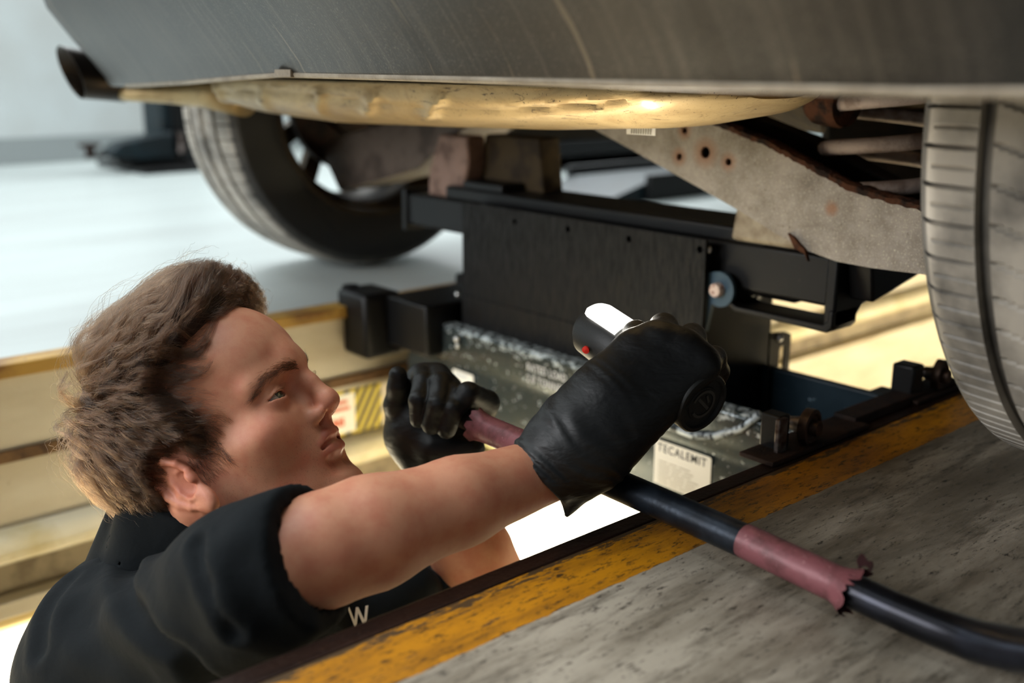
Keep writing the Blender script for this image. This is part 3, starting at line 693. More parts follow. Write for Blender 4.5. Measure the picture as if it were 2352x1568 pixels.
# glossy highlight strip of the folded edge
# ------------------------------------------------------------------ warning sticker on the far pit wall
ws = empty('warning_sticker', (.86, FE, -.18), 'white sticker with red print and yellow black hazard border on pit wall', 'sticker')
sy = FE + .0075
sx0, sx1, sz0, sz1 = .66, .925, -.218, -.140
me = plate([[(sx0, sz0), (sx1, sz0), (sx1, sz1), (sx0, sz1)]], .0012, (0, sy, 0), (1, 0, 0), (0, 0, 1)); bgd = link('backing', me, M['yellow_print'], ws)
me = plate([[(sx0 + .008, sz0 + .006), (.872, sz0 + .006), (.872, sz1 - .006), (sx0 + .008, sz1 - .006)]], .0004, (0, sy - .0011, 0), (1, 0, 0), (0, 0, 1)); link('text_panel', me, M['white_plastic'], ws)
mb = MB()
for i in range(6):
    x0 = .862 + i * .0165
    pol = []
    for (dx, z) in ((0, sz0), (.0085, sz0), (.0085 + .045, sz1), (.045, sz1)):
        pol.append((x0 + dx - .03, z))
    cl = [(min(max(x, .874), sx1), z) for x, z in pol]
    # clip each slanted stripe to the hazard area
    def clip(poly, xm, keep_gt):
        out = []
        for k in range(len(poly)):
            a, b = poly[k], poly[(k + 1) % len(poly)]
            ia, ib = (a[0] >= xm) == keep_gt, (b[0] >= xm) == keep_gt
            if ia: out.append(a)
            if ia != ib: t = (xm - a[0]) / (b[0] - a[0]); out.append((xm, a[1] + t * (b[1] - a[1])))
        return out
    cl = clip(clip(pol, .874, True), sx1 - .001, False)
    if len(cl) >= 3:
        MB().add([(x, sy - .0009, z) for x, z in cl], [tuple(range(len(cl)))]).obj('hazard_stripe', M['black_print'], ws)
for i in range(6):
    x0 = sx0 + .01 + i * .036
    mb.add([(x0, sy - .0009, sz1 - .0055), (x0 + .012, sy - .0009, sz1 - .0055), (x0 + .016, sy - .0009, sz1), (x0 + .004, sy - .0009, sz1)], [(0, 1, 2, 3)])
    mb.add([(x0, sy - .0009, sz0), (x0 + .012, sy - .0009, sz0), (x0 + .016, sy - .0009, sz0 + .0055), (x0 + .004, sy - .0009, sz0 + .0055)], [(0, 1, 2, 3)])
mb.obj('border_dashes', M['black_print'], ws)['kind'] = 'stuff'
mb = MB()
for (x0, x1, z0, z1) in ((.70, .775, .0, 0), ):
    pass
for (zz, L) in ((-.156, ((.70, .765), (.772, .858))), (-.167, ((.70, .74), (.748, .79), (.80, .862))),):
    for a_, b_ in L: mb.box((a_, sy - .0017, zz - .0055), (b_, sy - .0013, zz))
mb.obj('red_lines', M['red_print'], ws)
tx = text_mesh('RIS', .0175, (.829, sy - .0016, -.198), (1, 0, 0), (0, 0, 1), .0002, .0009, .95); link('red_lettering', tx, M['red_print'], ws)
mb = MB()
for zz in (-.184, -.190, -.200, -.206): mb.box((.72, sy - .0017, zz - .002), (.815, sy - .0013, zz))
mb.obj('grey_lines', M['grey_print'], ws)

# ------------------------------------------------------------------ long pry bar lying over the pit edge
pb = empty('pry_bar', (.605, .55, .02), 'long black pry bar with purple-brown grip sleeves lying over pit edge', 'pry bar')
B = lambda px, py: un(px, py, X=.605)
blk = simple('blued_steel', srgb(26, 30, 36), .38, .6, srgb(38, 44, 52), 30, bump=.15, bscale=150)
slv = simple('worn_purple_sleeve', srgb(128, 76, 80), .42, .1, srgb(84, 50, 50), 50, (.45, .7), bump=.3, bscale=120, dirt=srgb(150, 104, 104), dscale=150)
MB().tube([B(985, 922), B(1060, 957), B(1180, 1010)], .0105, 20).obj('tip', M['dark_rust'], pb, smooth='auto')
def ragged(p0, p1, r, end0=True, end1=True):
    p0 = np.array(p0); p1 = np.array(p1); N_ = 36; rows = []
    ax = (p1 - p0); L = np.linalg.norm(ax); ax /= L; u = np.cross(ax, ZZ); u /= np.linalg.norm(u); v = np.cross(ax, u)
    r0 = [random.uniform(-.006, .004) for _ in range(N_)]; r1 = [random.uniform(-.004, .006) for _ in range(N_)]
    for k in range(N_):
        a = 2 * PI * k / N_; d = math.cos(a) * u + math.sin(a) * v; row = []
        for s in np.linspace(0, 1, 14):
            off = (r0[k] * max(0, 1 - s * 6) if end0 else 0) + (r1[k] * max(0, 1 - (1 - s) * 6) if end1 else 0)
            fl_ = (.0025 * max(0, 1 - s * 8) * (1 + math.sin(3 * a)) if end0 else 0) + (.0035 * max(0, 1 - (1 - s) * 8) * (1 + math.sin(2 * a + 1)) if end1 else 0)
            row.append(p0 + ax * (s * L + off) + d * (r + fl_))
        rows.append(row)
    return MB().grid(rows, True)
o = ragged(B(1100, 978), B(1215, 1027), .0135, True, False).obj('grip_sleeve', slv, pb, smooth=True)
MB().tube([B(1205, 1022), B(1250, 1040), B(1262, 1045)], .0125, 24).obj('shaft', blk, pb, smooth='auto')
MB().tube([B(1250, 1040), B(1440, 1122), B(1600, 1193), B(1712, 1243)], [.0128, .0130, .0130, .0130], 28).obj('shaft', blk, pb, smooth='auto')
o = ragged(B(1710, 1241), B(1962, 1360), .0132, False, True).obj('grip_sleeve', slv, pb, smooth=True)
a = B(1985, 1345); MB().grid([[a + np.array([.016 * math.cos(t) * s, .004 * s, .016 * math.sin(t) * s + .002]) for s in (.7, .95, 1.1 + .15 * math.sin(5 * t))] for t in np.linspace(.2, 1.9, 10)]).obj('torn_sleeve_flap', slv, pb, smooth=True)
pts = [B(1950, 1352), B(2050, 1398), B(2150, 1440), B(2250, 1474), un(2340, 1492, X=.60), un(2450, 1500, X=.595), un(2600, 1500, X=.585)]
pts[-3][2] = max(pts[-3][2], .012); pts = [np.array([p[0], p[1], max(p[2], .013)]) for p in pts]
MB().tube(pts, [.0125, .0122, .0128, .015, .018, .020, .020], 28, squash=[1, 1, 1, .9, .75, .6, .5]).obj('curved_end', simple('polished_dark_steel', srgb(34, 34, 38), .28, .8, srgb(48, 50, 58), 12), pb, smooth='auto')

# ------------------------------------------------------------------ lifting equipment beyond, on the pale floor
tl = empty('two_post_lift', (1.62, 3.75, 0), 'dark teal lift post and swing arm standing beyond the far tyre', 'lift')
Yl = 3.75
TP = M['teal_paint']
L_ = lambda x, y: un(x, y, Y=Yl)
a, b = L_(374, 300), L_(470, 300)
MB().box((a[0], Yl, 0), (b[0], Yl + .18, 1.9)).obj('post', TP, tl, bevel=.01)
MB().box((L_(395, 300)[0], Yl - .02, .08), (L_(432, 300)[0], Yl, 1.6)).obj('cable_guard', M['black_paint'], tl, bevel=.004)
q = [L_(262, 326), L_(380, 300), L_(380, 362), L_(300, 366), L_(230, 352)]
MB().prism([(p[0], p[2]) for p in q], 1, Yl - .07, Yl + .03).obj('swing_arm', TP, tl, bevel=.008)
q = [L_(250, 358), L_(400, 350), L_(470, 384), L_(300, 376), L_(265, 378)]
MB().prism([(p[0], max(.002, p[2] - .002)) for p in q], 1, Yl - .06, Yl + .02).obj('arm_base', M['black_paint'], tl, bevel=.004)
MB().box((1.42, Yl - .16, 0), (1.95, Yl + .3, .02)).obj('base_plate', M['black_paint'], tl, bevel=.003)
p = L_(198, 331); MB().lathe((p[0], Yl - .03, p[2]), (0, 0, -1), [(-.004, 0), (-.004, .036), (.006, .036), (.012, .016), (.035, .014), (.038, .02), (.045, .02)], 24, True).obj('lift_pad', M['dark_rust'], tl, smooth='auto')
MB().box((p[0], Yl - .04, p[2] - .045), (L_(250, 352)[0], Yl - .02, p[2] - .03)).obj('arm_tongue', M['dark_rust'], tl, bevel=.002)
p = L_(403, 322); MB().lathe((p[0], Yl - .05, p[2]), (0, 0, 1), [(-.04, .018), (-.03, .018), (0, .010), (.03, .014)], 20, True).obj('arm_pin', M['worn_steel'], tl, smooth='auto')
# low dark runway lift seen through the gap under the car
rl = empty('runway_lift', (3.0, 3.2, 0), 'low black runway lift on pale floor seen beneath the car', 'lift')
a, b = un(1215, 352, Y=3.3), un(1500, 352, Y=2.75)
MB().box((2.2, 2.75, .05), (3.62, 3.35, .11)).obj('platform', M['black_paint'], rl, bevel=.008)
MB().box((2.2, 3.4, .04), (3.9, 3.52, .13)).obj('side_rail', M['galv'], rl, bevel=.01)
MB().box((2.3, 2.85, 0), (2.5, 3.3, .05)).obj('foot', M['black_paint'], rl, bevel=.004)
MB().box((3.3, 2.85, 0), (3.5, 3.3, .05)).obj('foot', M['black_paint'], rl, bevel=.004)
MB().box((2.3, 3.3, .0), (3.5, 3.42, .05)).obj('rail_beam', M['black_paint'], rl, bevel=.004)
r2 = empty('floor_shadow_strip', (2.6, 2.2, 0), 'flat dark strip standing in for shadow on pale floor in front of runway lift', 'ramp')  # shadow on the floor, built as a flat dark plate with edges
MB().prism([(2.0, 0), (4.4, 0), (4.4, .05), (2.2, .05)], 1, 1.98, 2.28).obj('shadow_plate', M['teal_paint'], r2, bevel=.004)
MB().box((2.2, 1.96, 0), (4.4, 1.98, .075)).obj('shadow_strip_edge', M['black_paint'], r2, bevel=.003)
MB().box((2.2, 2.28, 0), (4.4, 2.30, .075)).obj('shadow_strip_edge', M['black_paint'], r2, bevel=.003)
# ------------------------------------------------------------------ implicit-surface tools for the figure
def smin(a, b, k):
    h = np.clip(.5 + .5 * (b - a) / k, 0, 1); return b * (1 - h) + a * h - k * h * (1 - h)
def smax(a, b, k): return -smin(-a, -b, k)
def ell(p, c, r, Rm=None):
    q = p - np.asarray(c, float)
    if Rm is not None: q = q @ Rm
    r = np.asarray(r, float); k0 = np.sqrt((q / r) ** 2 @ np.ones(3)) + 1e-9; k1 = np.sqrt((q / (r * r)) ** 2 @ np.ones(3)) + 1e-9
    return k0 * (k0 - 1) / k1
def cap(p, a, b, ra, rb=None):
    a = np.asarray(a, float); b = np.asarray(b, float); rb = ra if rb is None else rb
    ba = b - a; pa = p - a; h = np.clip(pa @ ba / (ba @ ba + 1e-12), 0, 1); d = pa - h[:, None] * ba
    return np.sqrt((d * d).sum(1)) - (ra + (rb - ra) * h)
def chain(p, pts, rs, k=.004):
    d = None
    for i in range(len(pts) - 1):
        e = cap(p, pts[i], pts[i + 1], rs[i], rs[i + 1]); d = e if d is None else smin(d, e, k)
    return d
def rotm(ax, deg): return np.array(Matrix.Rotation(math.radians(deg), 3, ax))


def grad(f, p, e=4e-4):
    g = np.stack([f(p + np.eye(3)[i] * e) - f(p - np.eye(3)[i] * e) for i in range(3)], 1) / (2 * e); return g


def sdf_mesh(f, lo, hi, h, proj=2, name='body'):
    """surface nets on a block-culled grid"""
    lo = np.asarray(lo, float); hi = np.asarray(hi, float); B_ = 4
    nb = np.ceil((hi - lo) / (h * B_)).astype(int) + 1; n = nb * B_
    ax = [lo[i] + (np.arange(nb[i]) * B_ + (B_ - 1) / 2) * h for i in range(3)]
    G = np.stack(np.meshgrid(*ax, indexing='ij'), -1).reshape(-1, 3); vb = f(G).reshape(nb)
    act = np.abs(vb) < (B_ * h * .9 * 1.35 + 2 * h)
    big = np.repeat(np.repeat(np.repeat(vb, B_, 0), B_, 1), B_, 2); am = np.repeat(np.repeat(np.repeat(act, B_, 0), B_, 1), B_, 2)
    I = np.argwhere(am); vals = np.empty(len(I))
    for s in range(0, len(I), 400000): vals[s:s + 400000] = f(lo + I[s:s + 400000] * h)
    big[am] = vals; neg = big < 0
    c = np.zeros(tuple(n - 1), int)
    for a in (0, 1):
        for b in (0, 1):
            for d in (0, 1): c += neg[a:n[0] - 1 + a, b:n[1] - 1 + b, d:n[2] - 1 + d]
    cells = np.argwhere((c > 0) & (c < 8)); idm = -np.ones(tuple(n - 1), int); idm[tuple(cells.T)] = np.arange(len(cells))
    acc = np.zeros((len(cells), 3)); cnt = np.zeros(len(cells))
    cor = [(a, b, d) for a in (0, 1) for b in (0, 1) for d in (0, 1)]
    cv = {k: big[cells[:, 0] + k[0], cells[:, 1] + k[1], cells[:, 2] + k[2]] for k in cor}
    for i, A in enumerate(cor):
        for Bc in cor[i + 1:]:
            if sum(abs(x - y) for x, y in zip(A, Bc)) != 1: continue
            va, vb_ = cv[A], cv[Bc]; m = (va < 0) != (vb_ < 0); t = np.where(m, va / (va - vb_ + 1e-20), 0)
            pt = np.array(A) + t[:, None] * (np.array(Bc) - np.array(A)); acc[m] += pt[m]; cnt[m] += 1
    V = lo + (cells + acc / cnt[:, None]) * h
    F = []
    for axn in range(3):
        o = [0, 0, 0]; o[axn] = 1
        s0 = neg[:n[0] - o[0], :n[1] - o[1], :n[2] - o[2]]; s1 = neg[o[0]:, o[1]:, o[2]:]
        e = np.argwhere(s0 != s1); b1, b2 = [(1, 2), (2, 0), (0, 1)][axn]
        e = e[(e[:, b1] > 0) & (e[:, b2] > 0) & (e[:, b1] < n[b1] - 1) & (e[:, b2] < n[b2] - 1)]
        d1 = np.zeros(3, int); d1[b1] = 1; d2 = np.zeros(3, int); d2[b2] = 1
        q = np.stack([idm[tuple((e - d1 - d2).T)], idm[tuple((e - d2).T)], idm[tuple(e.T)], idm[tuple((e - d1).T)]], 1)
        flip = ~s0[tuple(e.T)]; q[flip] = q[flip][:, ::-1]; F.append(q)
    F = np.concatenate(F); F = F[(F >= 0).all(1)]
    for _ in range(proj):
        fv = f(V); g = grad(f, V); g2 = (g * g).sum(1) + 1e-6; step = (fv / g2)[:, None] * g
        L = np.sqrt((step * step).sum(1))[:, None]; step *= np.minimum(1, h * .7 / (L + 1e-9)); V = V - step
    me = bpy.data.meshes.new(name); me.from_pydata(V.tolist(), [], F.tolist()); me.update(); me.shade_smooth(); return me, V


def colour(me, cols):
    a = me.color_attributes.new('tint', 'FLOAT_COLOR', 'POINT'); a.data.foreach_set('color', np.c_[cols, np.ones(len(cols))].astype(np.float32).ravel())


# ------------------------------------------------------------------ the mechanic
man = empty('person', (.38, .88, PD), 'brown-haired man in black shirt and gloves standing in pit, looking up under car', 'person')
# head frame: x forward, y to his left, z up; leaning back as he looks up
th_, ph_ = math.radians(15), math.radians(31)
hx = math.cos(th_) * (math.cos(ph_) * RT + math.sin(ph_) * UP) - math.sin(th_) * FW
hz = -math.sin(ph_) * RT + math.cos(ph_) * UP
hy = np.cross(hz, hx); HR = np.stack([hx, hy, hz], 1)      # local -> world
HO = np.array([.3857, .8307, .0319])
tw = lambda q: np.asarray(q, float) @ HR.T + HO
tl_ = lambda q: (np.asarray(q, float) - HO) @ HR

neckW = np.array([.330, .862, -.105])
neckL = tl_(neckW)


def skull(p):
    """smooth cranium without features: hair roots sit on it"""
    d = ell(p, (-.004, 0, .052), (.094, .073, .084))
    d = smin(d, ell(p, (.042, 0, .064), (.057, .061, .056)), .03)
    d = smin(d, ell(p, (-.045, 0, .02), (.052, .060, .055)), .04)
    return d


def ear(p, s):
    """ear in head frame; s=-1 right side"""
    # ear frame: u backwards, v up, w outwards; flares outwards at the back
    o = np.array([.006, s * .0735, .002])
    w_ = np.array([-.42, s * .90, .05]); w_ /= np.linalg.norm(w_)
    v_ = np.array([-.58, 0, 1.]); v_ -= w_ * (v_ @ w_); v_ /= np.linalg.norm(v_)
    u_ = np.cross(v_, w_) * s; u_ = -u_ if u_[0] > 0 else u_
    E_ = np.stack([u_, v_, w_], 1); q = (p - o) @ E_
    near = (np.abs(q) < .06).all(1)
    d = np.full(len(p), .05)
    if not near.any(): return d
    q = q[near]
    body = ell(q, (.013, .003, .004), (.0185, .031, .0055))
    body = smin(body, ell(q, (.006, -.023, .0035), (.0095, .011, .0050)), .006)
    # helix rim
    hp = [(-.004, .004, .005), (-.003, .015, .008), (.003, .026, .010), (.012, .0325, .011), (.022, .0305, .012), (.0285, .022, .012), (.0305, .010, .012), (.0275, -.003, .0105), (.0215, -.014, .009), (.014, -.023, .0065), (.006, -.030, .005)]
    rim = chain(q, hp, [.0026, .003, .0035, .0038, .0040, .0040, .0038, .0035, .0033, .0036, .0042], .002)
    # inner fossa between rim and antihelix
    body = smax(body, -ell(q, (.0175, .013, .0110), (.0110, .0170, .0075)), .002)
    body = smin(body, rim, .003)
    ah = chain(q, [(.008, .022, .0065), (.0165, .012, .0075), (.0185, .000, .0078), (.0140, -.011, .0075), (.0065, -.0155, .0075)], [.0022, .0030, .0034, .0032, .0030], .003)
    body = smin(body, ah, .004)
    # concha bowl and canal
    body = smax(body, -ell(q, (.0065, -.001, .0095), (.0095, .0125, .0105)), .002)
    body = smax(body, -cap(q, (.002, -.002, .01), (-.004, -.001, -.012), .0042, .003), .002)
    tr = ell(q, (-.0035, -.003, .0075), (.0038, .0065, .0045)); body = smin(body, tr, .003)
    body = smin(body, ell(q, (.007, -.0255, .0045), (.0085, .0095, .0048)), .005)
    d[near] = body; return d


lip_up = lambda P: chain(P, [(.0955, .0, -.0260), (.0935, .009, -.0255), (.0875, .0185, -.0300), (.0815, .0250, -.0345)], [.0043, .0045, .0036, .0020], .003)
lip_lo = lambda P: chain(P, [(.0925, .0, -.0405), (.0905, .010, -.0398), (.0855, .019, -.0380), (.0812, .0248, -.0356)], [.0054, .0050, .0040, .0020], .003)
EYE = [(.0775, -.0315, .0225), (.0775, .0315, .0225)]
def head_sdf(p):
    P = p.copy(); y = np.abs(p[:, 1]); P[:, 1] = y          # mirrored half for paired features
    d = skull(p)
    d = smin(d, ell(P, (.040, 0, .002), (.056, .058, .062)), .02)
    d = smin(d, ell(P, (.050, .030, -.012), (.029, .028, .036)), .018)
    # jaw and chin
    jaw = cap(P, (.000, .053, -.032), (.066, .020, -.079), .0165, .015)
    d = smin(d, jaw, .025)
    d = smin(d, cap(P, (-.004, .058, .005), (.002, .054, -.036), .015, .015), .02)
    d = smin(d, ell(P, (.050, 0, -.055), (.040, .042, .034)), .02)
    d = smin(d, ell(P, (.0800, 0, -.0745), (.0175, .021, .0165)), .016)
    # mouth barrel
    d = smin(d, ell(P, (.067, 0, -.031), (.027, .031, .024)), .014)
    # cheekbone, brow, temple
    d = smin(d, ell(P, (.057, .045, .001), (.024, .017, .0135)), .018)
    d = smin(d, cap(P, (.0960, .010, .043), (.074, .049, .040), .0080, .0078), .012)
    d = smin(d, ell(P, (.0945, 0, .050), (.011, .018, .014)), .012)
    d = smax(d, -ell(P, (.060, .078, .040), (.030, .012, .026)), .02)
    # eye sockets
    d = smax(d, -ell(P, (.101, .0300, .0225), (.0150, .0170, .0120)), .012)
    d = smax(d, -ell(P, (.098, .016, .020), (.010, .0075, .014)), .008)
    # nose
    d = smin(d, chain(P, [(.0965, 0, .040), (.1035, 0, .022), (.1085, 0, .0045)], [.0065, .0062, .0080], .006), .009)
    d = smin(d, ell(P, (.1085, 0, -.0015), (.0105, .0098, .0088)), .006)
    d = smin(d, ell(P, (.0945, .0124, -.0066), (.0122, .0062, .0070)), .0055)
    d = smin(d, cap(P, (.108, 0, -.007), (.097, 0, -.0125), .0035, .0035), .004)
    d = smax(d, -ell(P, (.0990, .0085, -.0130), (.0068, .0036, .0040)), .0015)
    d = d + .0011 * np.exp(-(chain(P, [(.0900, .0200, .002), (.0850, .0215, -.006), (.0860, .0200, -.0145)], [0, 0, 0], .001) / .0022) ** 2)
    # philtrum and lips
    d = smin(d, cap(P, (.0970, 0, -.014), (.0965, .0, -.022), .004, .005), .006)
    d = smin(d, lip_up(P), .003); d = smin(d, lip_lo(P), .003)
    d = smax(d, -chain(P, [(.1005, 0, -.0322), (.0965, .010, -.0316), (.0895, .0190, -.0336), (.0845, .0235, -.0347)], [.0034, .0030, .0021, .0012], .002), .0012)
    d = smax(d, -cap(P, (.0990, 0, -.0530), (.092, .014, -.0515), .0050, .0040), .010)
    # eyeball lids: a shell proud of the eyeball with an almond opening
    e = p * 1.0; q = P - np.array([.0775, .0315, .0225])
    r = np.sqrt((q * q).sum(1)); lid = r - .0146
    up_l = q[:, 2] * 1.0 - .0046 * (1 - ((q[:, 1] - .001) / .0140) ** 2)
    lo_l = -q[:, 2] - .0026 * (1 - ((q[:, 1] - .001) / .0140) ** 2)
    opening = np.maximum(up_l, lo_l) + .00035; opening = np.maximum(opening, -(q[:, 0] - .002))
    d = smin(d, lid, .005)
    cavity = r - .0123
    d = np.maximum(d, -cavity)
    d = smax(d, -np.maximum(opening, np.maximum(r - .022, .0)), .0009)
    # lid crease
    d = smax(d, -chain(P, [(.0930, .0190, .0295), (.0925, .0300, .0335), (.0870, .0430, .0275)], [.0009, .0011, .0009], .001), .0016)
    # neck, following the spine down to the collar
    nb = neckL
    d = smin(d, cap(p, (-.022, 0, -.02), nb + np.array([.0, 0, 0]), .054, .058), .03)
    d = smin(d, cap(p, (.02, 0, -.05), nb * np.array([1, .7, 1]) + np.array([.03, 0, 0]), .034, .045), .03)
    # neck strap muscle from behind the ear
    d = smin(d, cap(P, (-.02, .060, -.02), (nb[0] + .05, .02, nb[2] + .03), .012, .012), .02)
    d = smin(d, ear(p, -1), .004); d = smin(d, ear(p, 1), .004)
    return d


mat_skin = NT('skin')
at = mat_skin.n.new('ShaderNodeAttribute'); at.attribute_name = 'tint'
nz = mat_skin.noise(55, 6, rough=.6); nz2 = mat_skin.noise(900, 3)
c = mat_skin.mix(mat_skin.math('MULTIPLY', mat_skin.ramp(nz, .42, .68), .5), at.outputs['Color'], srgb(168, 88, 66))
c = mat_skin.mix(mat_skin.math('MULTIPLY', mat_skin.ramp(nz2, .60, .75), .22), c, srgb(110, 64, 46))
mat_skin.base(c); mat_skin.rough(.54); mat_skin.b.inputs['Subsurface Weight'].default_value = .12
mat_skin.b.inputs['Subsurface Radius'].default_value = (1, .35, .2); mat_skin.b.inputs['Subsurface Scale'].default_value = .006
mat_skin.b.inputs['Specular IOR Level'].default_value = .42
mat_skin.bump(mat_skin.noise(750, 4), .14, .0006)
SK = np.array(srgb(190, 132, 102)[:3])
RES = 1.
me_h, Vl = sdf_mesh(head_sdf, (-.16, -.115, -.17), (.135, .115, .15), .0012 * RES, 2, 'head')
# skin colouring that belongs to the face: lips, ears, nose and stubble
cols = np.tile(SK, (len(Vl), 1))
def blend(m, rgb): global cols; cols = cols * (1 - m[:, None]) + np.array(srgb(*rgb)[:3]) * m[:, None]
A = lambda c_, r_: np.clip(1.3 - np.sqrt((((Vl * [1, 1, 1] - c_) / r_) ** 2).sum(1)), 0, 1)
aV = Vl.copy(); aV[:, 1] = np.abs(aV[:, 1])
Am = lambda c_, r_: np.clip(1.3 - np.sqrt((((aV - c_) / r_) ** 2).sum(1)), 0, 1)
blend(Am((.105, 0, -.003), (.016, .016, .012)) * .55, (196, 110, 88))
blend(Am((.07, .046, -.002), (.02, .02, .016)) * .35, (206, 124, 96))
blend(Am((-.01, .085, .0), (.035, .02, .04)) * .6, (196, 112, 92))
stub = np.clip((-.012 - aV[:, 2] + (aV[:, 0] - .03) * .18) / .02, 0, 1) * np.clip((aV[:, 0] + .01) / .02, 0, 1) * (aV[:, 1] < .07)
blend(stub * .38, (134, 92, 70))
lipm = np.clip(1.4 - np.minimum(lip_up(aV), lip_lo(aV)) / .0014, 0, 1) * (np.minimum(aV[:, 0] - .078, .004) > 0)
blend(lipm * .6, (162, 84, 72))
colour(me_h, cols)
# world placement of the head vertices
me_h.transform(Matrix([list(HR[0]) + [HO[0]], list(HR[1]) + [HO[1]], list(HR[2]) + [HO[2]], [0, 0, 0, 1]])); me_h.update()

# ---- joints (world)
RSH = np.array([.262, .815, -.125]); LSH = np.array([.555, .965, -.265])
REL = un(612, 1308, d=.745); RWR = un(1250, 1082, d=.865)
LEL = un(1118, 1350, d=1.14); LWR = un(1003, 1078, d=1.10)
CH = (RSH + LSH) / 2 + np.array([.0, .015, -.02]); PEL = np.array([.33, .97, -.70])


def body_sdf(p):
    d = cap(p, RSH, REL, .044, .035); fo = chain(p, [REL, REL + (RWR - REL) * .17, REL + (RWR - REL) * .34, REL + (RWR - REL) * .66, RWR], [.035, .0405, .0415, .0340, .0272], .012)
    d = smin(d, fo, .012)
    d2 = cap(p, LSH, LEL, .050, .042); d2 = smin(d2, chain(p, [LEL, LEL + (LWR - LEL) * .3, LWR], [.040, .041, .027], .02), .02)
    d = np.minimum(d, d2)
    t = cap(p, RSH, LSH, .055, .055); t = smin(t, cap(p, CH, CH * .5 + PEL * .5, .11, .10), .08); t = smin(t, cap(p, CH * .5 + PEL * .5, PEL, .10, .11), .06)
    d = smin(d, t, .04)
    d = smin(d, cap(p, neckW + np.array([-.01, .01, .02]), CH, .052, .06), .04)
    for s, off in ((1, (-.075, -.02)), (-1, (.085, .03))):
        hip = PEL + np.array([off[0], off[1], -.05]); kn = hip + np.array([.03, -.03, -.40]); an = np.array([kn[0] - .02, kn[1] + .02, PD + .09])
        d = smin(d, chain(p, [hip, kn, an], [.085, .055, .038], .04), .03)
    return d


me_b, Vb = sdf_mesh(body_sdf, (.02, .42, PD), (1.0, 1.25, .14), .0085 * RES, 1, 'body')
arm_bump = np.tile(SK, (len(Vb), 1)); colour(me_b, arm_bump)
bm = bmesh.new(); bm.from_mesh(me_b); bm.from_mesh(me_h)
lay = bm.verts.layers.float_color.get('tint')
me_all = bpy.data.meshes.new('body'); bm.to_mesh(me_all); bm.free(); me_all.shade_smooth()
skin_o = link('body', me_all, mat_skin.m, man)

# ---- eyes
for k, e in enumerate(EYE):
    c_ = np.array(e); look = np.array([.93, -.02 if k else .02, .22]) ; look /= np.linalg.norm(look)
    u = np.cross(look, (0, 1, 0)); u /= np.linalg.norm(u); v = np.cross(look, u); rows = []; r = .0123
    for a in np.linspace(0, PI, 40): rows.append([tw(c_ + r * (1.0 + (.035 * max(0, 1 - a / .45))) * (math.cos(a) * look + math.sin(a) * (math.cos(b) * u + math.sin(b) * v))) for b in np.linspace(0, 2 * PI, 33)])
    n = NT('eye_white'); n.base(srgb(160, 146, 132)); n.rough(.15); ew = n.m
    n = NT('iris'); n.base(n.mix(n.ramp(n.noise(700, 3), .4, .7), srgb(88, 92, 78), srgb(60, 60, 50))); n.rough(.1); ir = n.m
    n = NT('pupil'); n.base((.004, .004, .004, 1)); n.rough(.06); pu = n.m
    eo = MB().grid(rows).obj('eye', [ew, ir, pu], man, smooth=True)
    for f in eo.data.polygons:
        a = f.index // 32 * (PI / 39)
        f.material_index = 2 if a < .20 else (1 if a < .50 else 0)

# ------------------------------------------------------------------ hair
def hairline_mask(p):
    """>0 inside the hair region, on skull points in head frame"""
    x, y, z = p[:, 0], np.abs(p[:, 1]), p[:, 2]
    # front limit of x as a function of height and side
    hz_ = np.interp(z, [-.06, -.03, -.010, -.004, .010, .026, .040, .060, .080, .094, .104, .115, .13], [-.055, -.040, -.022, .028, .029, .028, .032, .028, .020, .034, .060, .080, .09])
    m = hz_ - x
    low = np.interp(x, [-.12, -.07, -.04, -.028, .004, .012, .03], [-.030, -.040, -.038, .020, .034, .004, -.006])
    return np.minimum(m, (z - low))


def thick(p):
    x, y, z = p[:, 0], np.abs(p[:, 1]), p[:, 2]
    t = np.interp(z, [-.05, -.02, .03, .07, .10, .14], [.003, .005, .011, .016, .022, .025])
    t = t + .006 * np.exp(-((x - .045) / .03) ** 2) * np.clip((z - .09) / .03, 0, 1)
    t = t + .006 * np.exp(-((x + .045) / .025) ** 2) * np.clip((z - .09) / .03, 0, 1)
    t = t + .005 * np.clip((-x - .04) / .04, 0, 1) * np.clip((z - .02) / .05, 0, 1)
    t = t * np.where((x > -.02) & (z < .035), .35, 1)
    return t * np.clip(hairline_mask(p) / .012, .12, 1)


def hair_cap(p):
    d = skull(p); t = thick(p)
    wav = .0022 * np.sin(p[:, 0] * 150 + p[:, 2] * 90 + 3 * np.sin(p[:, 1] * 60)) + .0015 * np.sin(p[:, 2] * 210 - p[:, 0] * 120)
    d = d - (t * .48 + wav * np.clip(t / .012, 0, 1))
    return smax(d, -(hairline_mask(p) + .001) * .8, .004)


me_c, Vc = sdf_mesh(hair_cap, (-.14, -.11, -.06), (.13, .11, .18), .0026 * RES, 1, 'hair')
me_c.transform(Matrix([list(HR[0]) + [HO[0]], list(HR[1]) + [HO[1]], list(HR[2]) + [HO[2]], [0, 0, 0, 1]]))
n = NT('hair_mass'); n.base(n.mix(n.ramp(n.noise(220, 6, (1, 1, 1)), .4, .7), srgb(52, 36, 26), srgb(30, 20, 15))); n.rough(.75); n.bump(n.noise(500, 6), .6, .002)
hair_o = link('hair', me_c, n.m, man); hair_o['label'] = 'wavy brown swept-back hair'
hm = bpy.data.materials.new('hair_strands'); hm.use_nodes = True; t_ = hm.node_tree
pb_ = t_.nodes['Principled BSDF']; t_.nodes.remove(pb_); hb = t_.nodes.new('ShaderNodeBsdfHairPrincipled'); hb.model = 'CHIANG' if hasattr(hb, 'model') else hb.model
hb.parametrization = 'COLOR'; hb.inputs['Color'].default_value = srgb(126, 92, 64)
